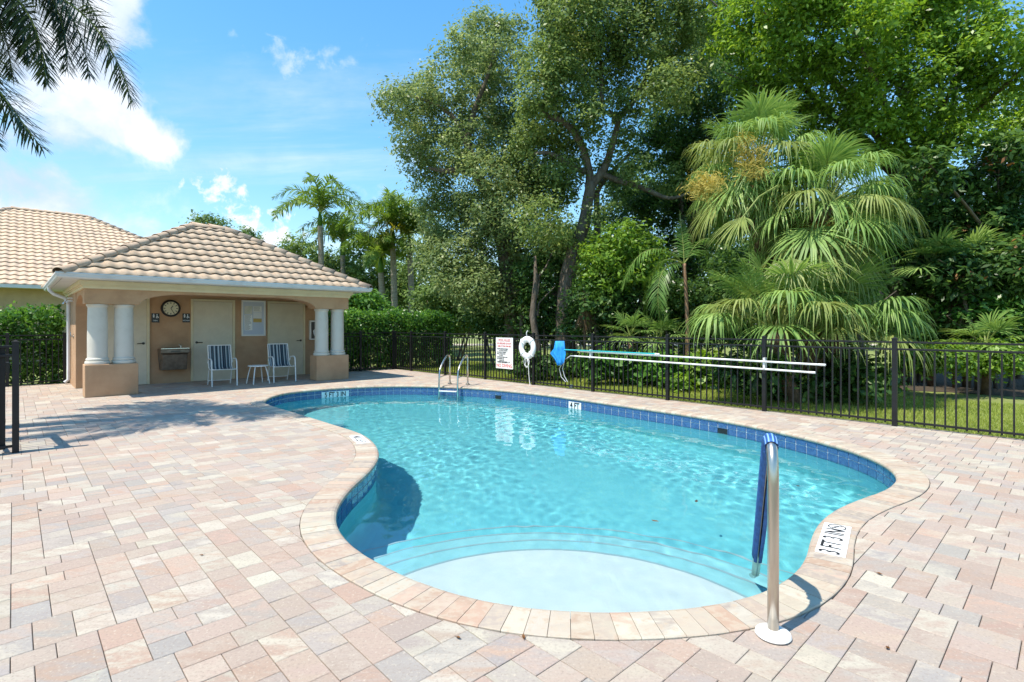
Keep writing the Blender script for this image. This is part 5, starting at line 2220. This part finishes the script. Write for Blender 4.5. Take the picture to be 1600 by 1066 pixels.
def ring_trunk(parent, base, top, r0, r1, mat, nring=30, shaft=None):
    b, t_ = Vector((0, 0, -.03)), Vector(top) - Vector(base)
    mb = MB()
    pts_, rads = [], []
    for k in range(nring * 2 + 1):
        q = k / (nring * 2)
        bend = math.sin(q * math.pi) * .05
        pts_.append(b.lerp(t_, q) + Vector((bend, 0, 0)))
        rads.append((r0 + (r1 - r0) * q + .03 * max(0, 1 - q * 9)) * (1.045 if k % 2 else .985))
    mb.tube(pts_, rads, 12)
    tr_ = mb.build('trunk', M[mat], parent, smooth='all')
    return tr_


foxtails = [(503, 412, 352, 28, 'tallest foxtail palm standing above the pool house roof', 3.3), (538, 430, 398, 30, 'foxtail palm close behind the tallest one', 3.0),
            (598, 505, 425, 25.5, 'short foxtail palm at the left of the three bare trunks', 2.4), (616, 505, 376, 25.5, 'foxtail palm with the middle of the three bare trunks', 3.2),
            (643, 505, 392, 26.0, 'foxtail palm with yellowing crown next to the pale oak', 2.8)]
for k, (px, _, ytop, d, lab, fl) in enumerate(foxtails):
    base = Vector(((px - 800) / FPX * d, d, -.075))
    hub = W(px - 3, ytop, d)
    pm_ = thing('foxtail_palm', lab, 'palm tree', base, 0, 'foxtail palms beyond the hedge')
    ring_trunk(pm_, base, hub, .17, .13, 'bark_palm')
    mb = MB()
    mb.tube([hub - base + Vector((0, 0, -.05)), hub - base + Vector((0, 0, .35)), hub - base + Vector((0, 0, .75))], [.14, .12, .05], 10)
    mb.build('crown_shaft', M['leaf_hedge'], pm_, smooth='all')
    hb = hub + Vector((0, 0, .65))
    nf = 12
    for q in range(nf):
        an = 2 * math.pi * (q + .35 * (k % 3)) / nf + random.uniform(-.2, .2)
        el = (1.15, .55, .85, .25, 1.3)[q % 5] + random.uniform(-.1, .1)
        hd_ = Vector((math.cos(an), math.sin(an), 0))
        L_ = fl * random.uniform(.85, 1.08)
        tip = hb + hd_ * L_ * (.62 + .3 * math.cos(el)) + Vector((0, 0, L_ * (math.sin(el) * .75 - .42)))
        ctl = hb + hd_ * L_ * .45 * math.cos(el) + Vector((0, 0, L_ * (.22 + .55 * math.sin(el))))
        lm_ = 'frond_foxtail'
        if k == 4 and q in (1, 4, 6, 8):
            lm_ = 'leaf_yellow'
        palm_frond(pm_, bz(hb, ctl, tip, 9), base, .62, 62, .06, 500 + k * 20 + q, lm_, plumose=.75, droop=.45, rach=.03)

# the palm standing outside the picture whose fronds hang into the upper left corner
base = Vector((-7.9, 7.0, -.075))
hub = Vector((-7.6, 7.0, 5.7))
fpalm = thing('feather_palm', 'feather palm at the left edge with fronds hanging into the sky', 'palm tree', base, 0)
ring_trunk(fpalm, base, hub, .17, .12, 'bark_palm')
hb = hub + Vector((0, 0, .35))
tips = [((206, 160), (150, -60), 7.0), ((139, 118), (120, -70), 7.6), ((72, 130), (60, -60), 6.7), ((66, 232), (-70, 60), 6.6), ((-6, 225), (-120, 40), 6.9), ((20, 120), (0, -40), 7.9), ((100, 60), (60, -120), 8.2), ((105, 112), (110, -90), 7.2), ((45, 95), (20, -90), 7.4), ((165, 70), (120, -110), 7.9)]
for q, (tp, cp_, dd) in enumerate(tips):
    palm_frond(fpalm, bz(hb, W(cp_[0], cp_[1], dd), W(tp[0], tp[1], dd), 12), base, .52, 150, .020, 700 + q, 'frond_dark', plumose=.85, droop=.35, rach=.022)
for q in range(9):
    an = R(118 + 18 * q) + random.uniform(-.15, .15)
    hd_ = Vector((math.cos(an), math.sin(an), 0))
    el = random.uniform(.1, 1.0)
    L_ = 2.5
    tip = hb + hd_ * L_ * .85 + Vector((0, 0, L_ * (.5 * math.sin(el) - .45)))
    ctl = hb + hd_ * L_ * .4 + Vector((0, 0, L_ * (.25 + .35 * math.sin(el))))
    palm_frond(fpalm, bz(hb, ctl, tip, 10), base, .52, 110, .022, 730 + q, 'frond_dark', plumose=.55, droop=.35, rach=.022)

# slender queen palm in front of the thicket
base = G(1073, 592)
hub = W(1069, 412, base.y)
qp = thing('queen_palm', 'slender reddish brown palm trunk with arching thin fronds', 'palm tree', (base.x, base.y, -.075), 0)
bq = Vector((base.x, base.y, -.075))
ring_trunk(qp, bq, hub, .062, .045, 'bark_queen', 22)
for q, (tp, cp_) in enumerate((((972, 452), (1000, 350)), ((1035, 520), (1010, 400)), ((1125, 470), (1110, 350)), ((1140, 420), (1110, 330)), ((1062, 330), (1068, 380)), ((1010, 500), (1010, 380)))):
    dd = base.y + (-.6, -.9, .5, 1.0, .3, .6)[q]
    palm_frond(qp, bz(hub, W(cp_[0], cp_[1], dd), W(tp[0], tp[1], dd), 10), bq, .42, 46, .026, 800 + q, 'frond_green', plumose=.15, droop=.9, rach=.014)


def fan_frond(parent, base, start, direction, pet, blade, seed, leafmat, nl=58, spread=138, droop=.5, pmat='fan_pale'):
    """costapalmate fan leaf: stalk, pleated blade and drooping split tips"""
    rg_ = np.random.default_rng(seed)
    st = np.array(start) - np.array(base)
    d0_ = unit(np.array(direction, float))
    mid = st + d0_ * pet * .55 + np.array((0, 0, .04 * pet))
    endp_ = st + d0_ * pet - np.array((0, 0, .10 * pet))
    a_ = unit(endp_ - mid)
    sd_ = np.cross(a_, (0, 0, 1.0))
    if np.linalg.norm(sd_) < .15:
        sd_ = np.array((1.0, 0, 0))
    sd_ = unit(sd_)
    nn_ = np.cross(sd_, a_)
    mb = MB()
    mb.tube([tuple(st), tuple(mid), tuple(endp_), tuple(endp_ + a_ * blade * .35 - np.array((0, 0, .05 * blade)))], [.022, .016, .013, .003], 5)
    n0 = len(mb.f)
    vs, fs = [], []
    tt_ = (0.02, .28, .5, .72, .88, 1.0)
    ww_ = (.05, .62, 1.0, .62, .34, .03)
    for k in range(nl):
        u_ = (k + .5) / nl * 2 - 1
        ph = math.radians(spread) * u_
        L_ = blade * (.80 + .20 * math.cos(ph * .8)) * rg_.uniform(.88, 1.08)
        dd_ = a_ * math.cos(ph) + sd_ * math.sin(ph)
        cup = .22 * abs(math.sin(ph))
        hang = droop * rg_.uniform(.6, 1.5)
        pl = (1 if k % 2 else -1) * .010
        half = L_ * .5 * math.radians(2 * spread) / nl * .52
        wv_ = np.cross(nn_, dd_) * half
        twist = rg_.normal() * .16
        for i, (t, w) in enumerate(zip(tt_, ww_)):
            p = endp_ + dd_ * L_ * t + nn_ * (cup * L_ * t * (1 - .5 * t) + pl) - np.array((0, 0, 1.0)) * L_ * hang * t ** 3.0 + sd_ * twist * L_ * t ** 3
            shrink = 1 - .25 * min(1, hang) * t ** 3
            p = endp_ + (p - endp_) * shrink
            vs.append(p - wv_ * w)
            vs.append(p + wv_ * w)
        o = len(vs) - 12
        fs += [(o + 2 * i, o + 2 * i + 1, o + 2 * i + 3, o + 2 * i + 2) for i in range(5)]
    mb.mi = [0] * n0
    mb.cur = 1
    mb.add(vs, fs)
    return mb.build('fan_leaf', [M[pmat], M[leafmat]], parent)


def sabal(label, base_px, d, hub_px, n, pet, blade, seed, els, dead=6, boots=True, mats=('fan_green', 'fan_green', 'fan_pale')):
    base = Vector(((base_px - 800) / FPX * d, d, -.075))
    hub = W(hub_px[0], hub_px[1], d)
    t = thing('fan_palm', label, 'palm tree', base, 0, 'fan palms behind the fence')
    mb = MB()
    tp = hub - base
    k_ = 14
    mb.tube([Vector((0, 0, -.03)).lerp(tp, i / k_) + Vector((.03 * math.sin(i), .03 * math.cos(i * 1.3), 0)) for i in range(k_ + 1)], [.15 * (1.05 if i % 2 else .95) for i in range(k_ + 1)], 11)
    tr_ = mb.build('trunk', M['bark_sabal'], t, smooth='all')
    if boots:
        mb = MB()
        for i in range(44):
            z = (.1 + .88 * i / 44)
            an = i * 2.4
            c_ = tp * z + Vector((math.cos(an), math.sin(an), 0)) * .14
            o_ = Vector((math.cos(an), math.sin(an), 0))
            mb.tube([c_ - Vector((0, 0, .1)), c_ + o_ * .07 + Vector((0, 0, .08)), c_ + o_ * .15 + Vector((0, 0, .28))], [.05, .04, .012], 5)
        mb.build('leaf_boots', M['bark_sabal'], tr_)
    rg_ = np.random.default_rng(seed)
    for q in range(n):
        an = q * 2.399 + rg_.normal() * .15
        el = els[0] + (els[1] - els[0]) * (q / (n - 1)) + rg_.normal() * .09
        dirv = (math.cos(an) * math.cos(el), math.sin(an) * math.cos(el), math.sin(el))
        fan_frond(t, base, hub + Vector((math.cos(an) * .1, math.sin(an) * .1, .1 * math.sin(el))), dirv, pet * rg_.uniform(.8, 1.15), blade * rg_.uniform(.88, 1.1), seed * 100 + q,
                  mats[q % len(mats)] if el < .9 else mats[0], droop=(.25 if el > .9 else .80 if el > -.1 else .5))
    for q in range(dead):
        an = q * 2 * math.pi / max(1, dead) + .4
        el = -1.15 + rg_.normal() * .1
        fan_frond(t, base, hub - Vector((0, 0, .2)), (math.cos(an) * math.cos(el), math.sin(an) * math.cos(el), math.sin(el)), pet * .7, blade * .62, seed * 100 + 60 + q, 'fan_dead', nl=26, spread=60, droop=.25, pmat='fan_dead')
    return t, base, hub


pa_, ba_, ha_ = sabal('tallest fan palm with golden flower sprays left of centre of the palm clump', 1215, 11.6, (1182, 265), 46, .95, .84, 31, (1.45, -1.0), dead=5)
pb_, bb_, hb_ = sabal('fan palm with spreading crown at the right of the palm clump', 1262, 10.6, (1285, 325), 46, .95, .84, 32, (1.40, -1.05), dead=6)
pc_, bc_, hc_ = sabal('low young fan palm spilling over the fence', 1238, 10.3, (1215, 520), 30, 1.1, .85, 33, (1.35, .22), dead=0, boots=False)
pd_, bd_, hd2_ = sabal('low fan palm at the right foot of the palm clump', 1310, 10.5, (1305, 525), 24, 1.0, .84, 34, (1.3, .22), dead=0, boots=False)
# pale hanging leaves in front
for (px, py, tx, ty, sd0) in ((1277, 352, 1283, 392, 1), (1243, 365, 1237, 398, 2), (1216, 290, 1160, 330, 3)):
    s_ = W(px, py, 10.0)
    e_ = W(tx, ty, 9.55)
    fan_frond(pb_, bb_, s_, (e_ - s_), (e_ - s_).length, .72, 9000 + sd0, 'fan_pale', nl=34, spread=62, droop=.25)
# golden flower sprays
for (pal, bs, pts_, sd0) in ((pa_, ba_, [(1100, 292, 20), (1118, 285, 16), (1088, 300, 14)], 1), (pa_, ba_, [(1172, 245, 26), (1180, 268, 22), (1165, 225, 16)], 2), (pb_, bb_, [(1285, 358, 16), (1278, 372, 12)], 3)):
    bl = pxblobs([(x, y, r) for x, y, r in pts_], 10.4, .25, 70 + sd0)
    v, f = cloud(bl, 1200 if sd0 < 3 else 500, .13, 80 + sd0, .22, 18, aspect=.10, inner=.1)
    link('flower_spray', quick_mesh('flower_spray', v - np.array(bs), f, [M['bloom_gold']]), pal, kind='stuff')

# saw palmettos among the shrubs
for lab, px, py, d, n, bld in (('small fan palmetto above the teal pole end', 985, 508, 14.0, 8, .55), ('small fan palmetto right of the first one above the poles', 1030, 514, 14.0, 8, .55),
                               ('pale fan palmetto in front of the magnolia', 1540, 525, 11.6, 9, .62), ('dark fan palmetto beside the oak trunk', 933, 410, 15.6, 7, .55),
                               ('shaded fan palm in the gloom right of the palm clump', 1455, 400, 13.2, 14, .75), ('second shaded fan palm near the magnolia', 1510, 400, 13.0, 12, .75)):
    hub = W(px, py + 18, d)
    base = Vector((hub.x, hub.y, -.075))
    t = thing('palmetto', lab, 'palm', base, 0, 'palmettos in the undergrowth')
    mb = MB()
    mb.tube([(0, 0, -.02), (.03, 0, (hub.z + .075) * .5), (0, 0, hub.z + .075)], [.09, .08, .07], 8)
    mb.build('trunk', M['bark_sabal'], t, smooth='all')
    for q in range(n):
        an = q * 2.399
        el = 1.35 - 1.5 * q / n
        fan_frond(t, base, hub, (math.cos(an) * math.cos(el), math.sin(an) * math.cos(el), math.sin(el)), bld * .8, bld, 4000 + int(px) + q, 'fan_green', nl=28, spread=105, droop=.2)

# hanging dead fronds and bare stems by the oak
for lab, px, y0, y1, d in (('hanging dead palm frond in the shade by the oak', 912, 455, 520, 15.2), ('bunch of dead fronds below the shaded fan palm', 1492, 440, 490, 12.8)):
    s_ = W(px, y0, d)
    base = Vector((s_.x, s_.y, -.075))
    t = thing('dead_frond', lab, 'dead frond', base, 0)
    mb = MB()
    mb.tube([(0, 0, 0), (.05, .1, (s_.z) * .6), (0, 0, s_.z + .075)], [.05, .045, .03], 7)
    mb.build('stem', M['bark_sabal'], t, smooth='all')
    for q in range(4):
        fan_frond(t, base, s_ + Vector((random.uniform(-.1, .1), random.uniform(-.1, .1), 0)), (random.uniform(-.2, .2), random.uniform(-.3, .1), -1), .3, .8, 5000 + px + q, 'fan_dead', nl=20, spread=22, droop=.1, pmat='fan_dead')

# thin bare trunks in the gloom
for k, (px, yb, xt, yt, d, r_) in enumerate(((843, 578, 836, 400, 16.2, .11), (868, 580, 880, 380, 17.0, .09), (1008, 575, 998, 430, 15.4, .05), (1405, 590, 1395, 400, 13.4, .10), (1528, 600, 1500, 430, 12.4, .055),
                                              (1345, 600, 1352, 420, 12.6, .09), (815, 577, 822, 420, 17.4, .08))):
    b_ = Vector(((px - 800) / FPX * d, d, -.1))
    t_ = W(xt, yt, d)
    mb = MB()
    m_ = b_.lerp(t_, .5) + Vector((random.uniform(-.15, .15), 0, 0))
    mb.tube([Vector((0, 0, 0)), (m_ - b_) * .5 + Vector((.04, 0, 0)), m_ - b_, (t_ - b_) * .8, t_ - b_], [r_ * 1.2, r_, r_ * .9, r_ * .7, r_ * .3], 8)
    for q in range(3):
        s0 = (t_ - b_) * (.5 + .15 * q)
        mb.tube([s0, s0 + Vector((random.uniform(-.5, .5), random.uniform(-.2, .2), .4)), s0 + Vector((random.uniform(-1, 1), random.uniform(-.3, .3), .9))], [r_ * .45, r_ * .3, r_ * .08], 6)
    names = ('bare grey stem below the life ring in the shade', 'bare stem just left of the forked oak trunk', 'thin bare stem left of the brown palm trunk', 'bare trunk right of the fan palm clump',
             'thin slanting stem under the magnolia', 'bare trunk hidden behind the fan palm leaves', 'thin bare stem behind the life ring')
    mb.build('bare_trunk', M['bark_oak'], None, smooth='all', loc=b_, label=names[k], category='tree trunk', group='bare trunks in the undergrowth')

# ------------------------------------------------------------------ lawn: grass blades in the strip behind the fence, litter, far path
rg_ = np.random.default_rng(77)
n = 120000
a = FENCE_A + .12 + 4.6 * rg_.random(n) ** 1.35
b = -1.5 + (FENCE_B + 3.5) * rg_.random(n)
gx_, gy_ = U.x * a + V.x * b, U.y * a + V.y * b
keep = (gy_ > 4) & (np.abs(gx_) < 1.1 * gy_ + .8)
a, b, gx_, gy_ = a[keep], b[keep], gx_[keep], gy_[keep]
n = len(a)
h_ = rg_.uniform(.03, .075, n)
an = rg_.random(n) * 6.283
w_ = .006
v = np.empty((n, 3, 3))
v[:, 0] = np.stack([gx_ - w_ * np.cos(an), gy_ - w_ * np.sin(an), np.full(n, -.078)], 1)
v[:, 1] = np.stack([gx_ + w_ * np.cos(an), gy_ + w_ * np.sin(an), np.full(n, -.078)], 1)
v[:, 2] = np.stack([gx_ + rg_.normal(size=n) * .022, gy_ + rg_.normal(size=n) * .022, -.078 + h_], 1)
link('grass', quick_mesh('grass', v.reshape(-1, 3), np.arange(3 * n).reshape(n, 3), [M['grass_blade']]), None, kind='stuff', label='short sunlit lawn grass along the fence', category='grass')
mb = MB()
mb.add([ab(FENCE_A + 6.6, -4, -.071), ab(FENCE_A + 14, -4, -.071), ab(FENCE_A + 14, 9.5, -.071), ab(FENCE_A + 5.4, 9.5, -.071), ab(FENCE_A + 4.7, 6.0, -.071), ab(FENCE_A + 6.2, 2.0, -.071)], [(0, 1, 2, 3, 4, 5)])
mb.build('mulch_bed', M['mulch'], None, kind='structure')
mb = MB()
mb.add([(-30, 40, -.071), (30, 40, -.071), (30, 44, -.071), (-30, 44, -.071)], [(0, 1, 2, 3)])
mb.build('path', M['path_sand'], None, kind='structure')

# fallen leaves on the deck and the water
leaf_spots = [(716, 997, .02, 'brown leaf on the joint below the coping'), (818, 996, .02, 'rusty leaf at the middle of the near coping edge'), (1374, 897, .025, 'brown leaf on the pavers right of the plaque'),
              (1387, 1013, .02, 'ochre leaf on the near right pavers'), (62, 797, .025, 'brown leaf on the left pavers'), (315, 868, .015, 'tiny red leaf on the pavers left of the pool')]
for k, (px, py, s_, lab) in enumerate(leaf_spots):
    p = G(px, py, .004)
    mb = MB()
    L_ = s_ * .8
    mb.add([(-L_, 0, .002), (-.3 * L_, .45 * L_, .007), (.5 * L_, .4 * L_, .005), (L_, 0, .010), (.5 * L_, -.4 * L_, .006), (-.3 * L_, -.45 * L_, .007), (0, 0, .001)],
           [(0, 6, 1), (1, 6, 2), (2, 6, 3), (3, 6, 4), (4, 6, 5), (5, 6, 0)])
    mb.tube([(-L_ * 1.5, 0, .003), (-L_, 0, .002), (L_ * .8, 0, .006)], .0008, 4)
    mb.build('fallen_leaf', M['leaf_rust'], None, loc=(p.x, p.y, .003), rotz=random.uniform(0, 6), label=lab, category='leaf', group='fallen leaves')
for k, (px, py, lab) in enumerate(((1088, 785, 'dark leaf afloat in the middle of the pool'), (1247, 761, 'dark leaf afloat behind the hand rail'), (1024, 816, 'pale leaf afloat near the steps'))):
    p = G(px, py, WATER_Z)
    mb = MB()
    mb.add([(-.03, 0, .004), (-.01, .014, .008), (.016, .012, .007), (.034, 0, .012), (.016, -.012, .008), (-.01, -.014, .007), (0, 0, .005)],
           [(0, 6, 1), (1, 6, 2), (2, 6, 3), (3, 6, 4), (4, 6, 5), (5, 6, 0)])
    mb.build('floating_leaf', M['mulch'] if k < 2 else M['leaf_rust'], None, loc=(p.x, p.y, WATER_Z + .004), rotz=random.uniform(0, 6), label=lab, category='leaf', group='leaves on the water')
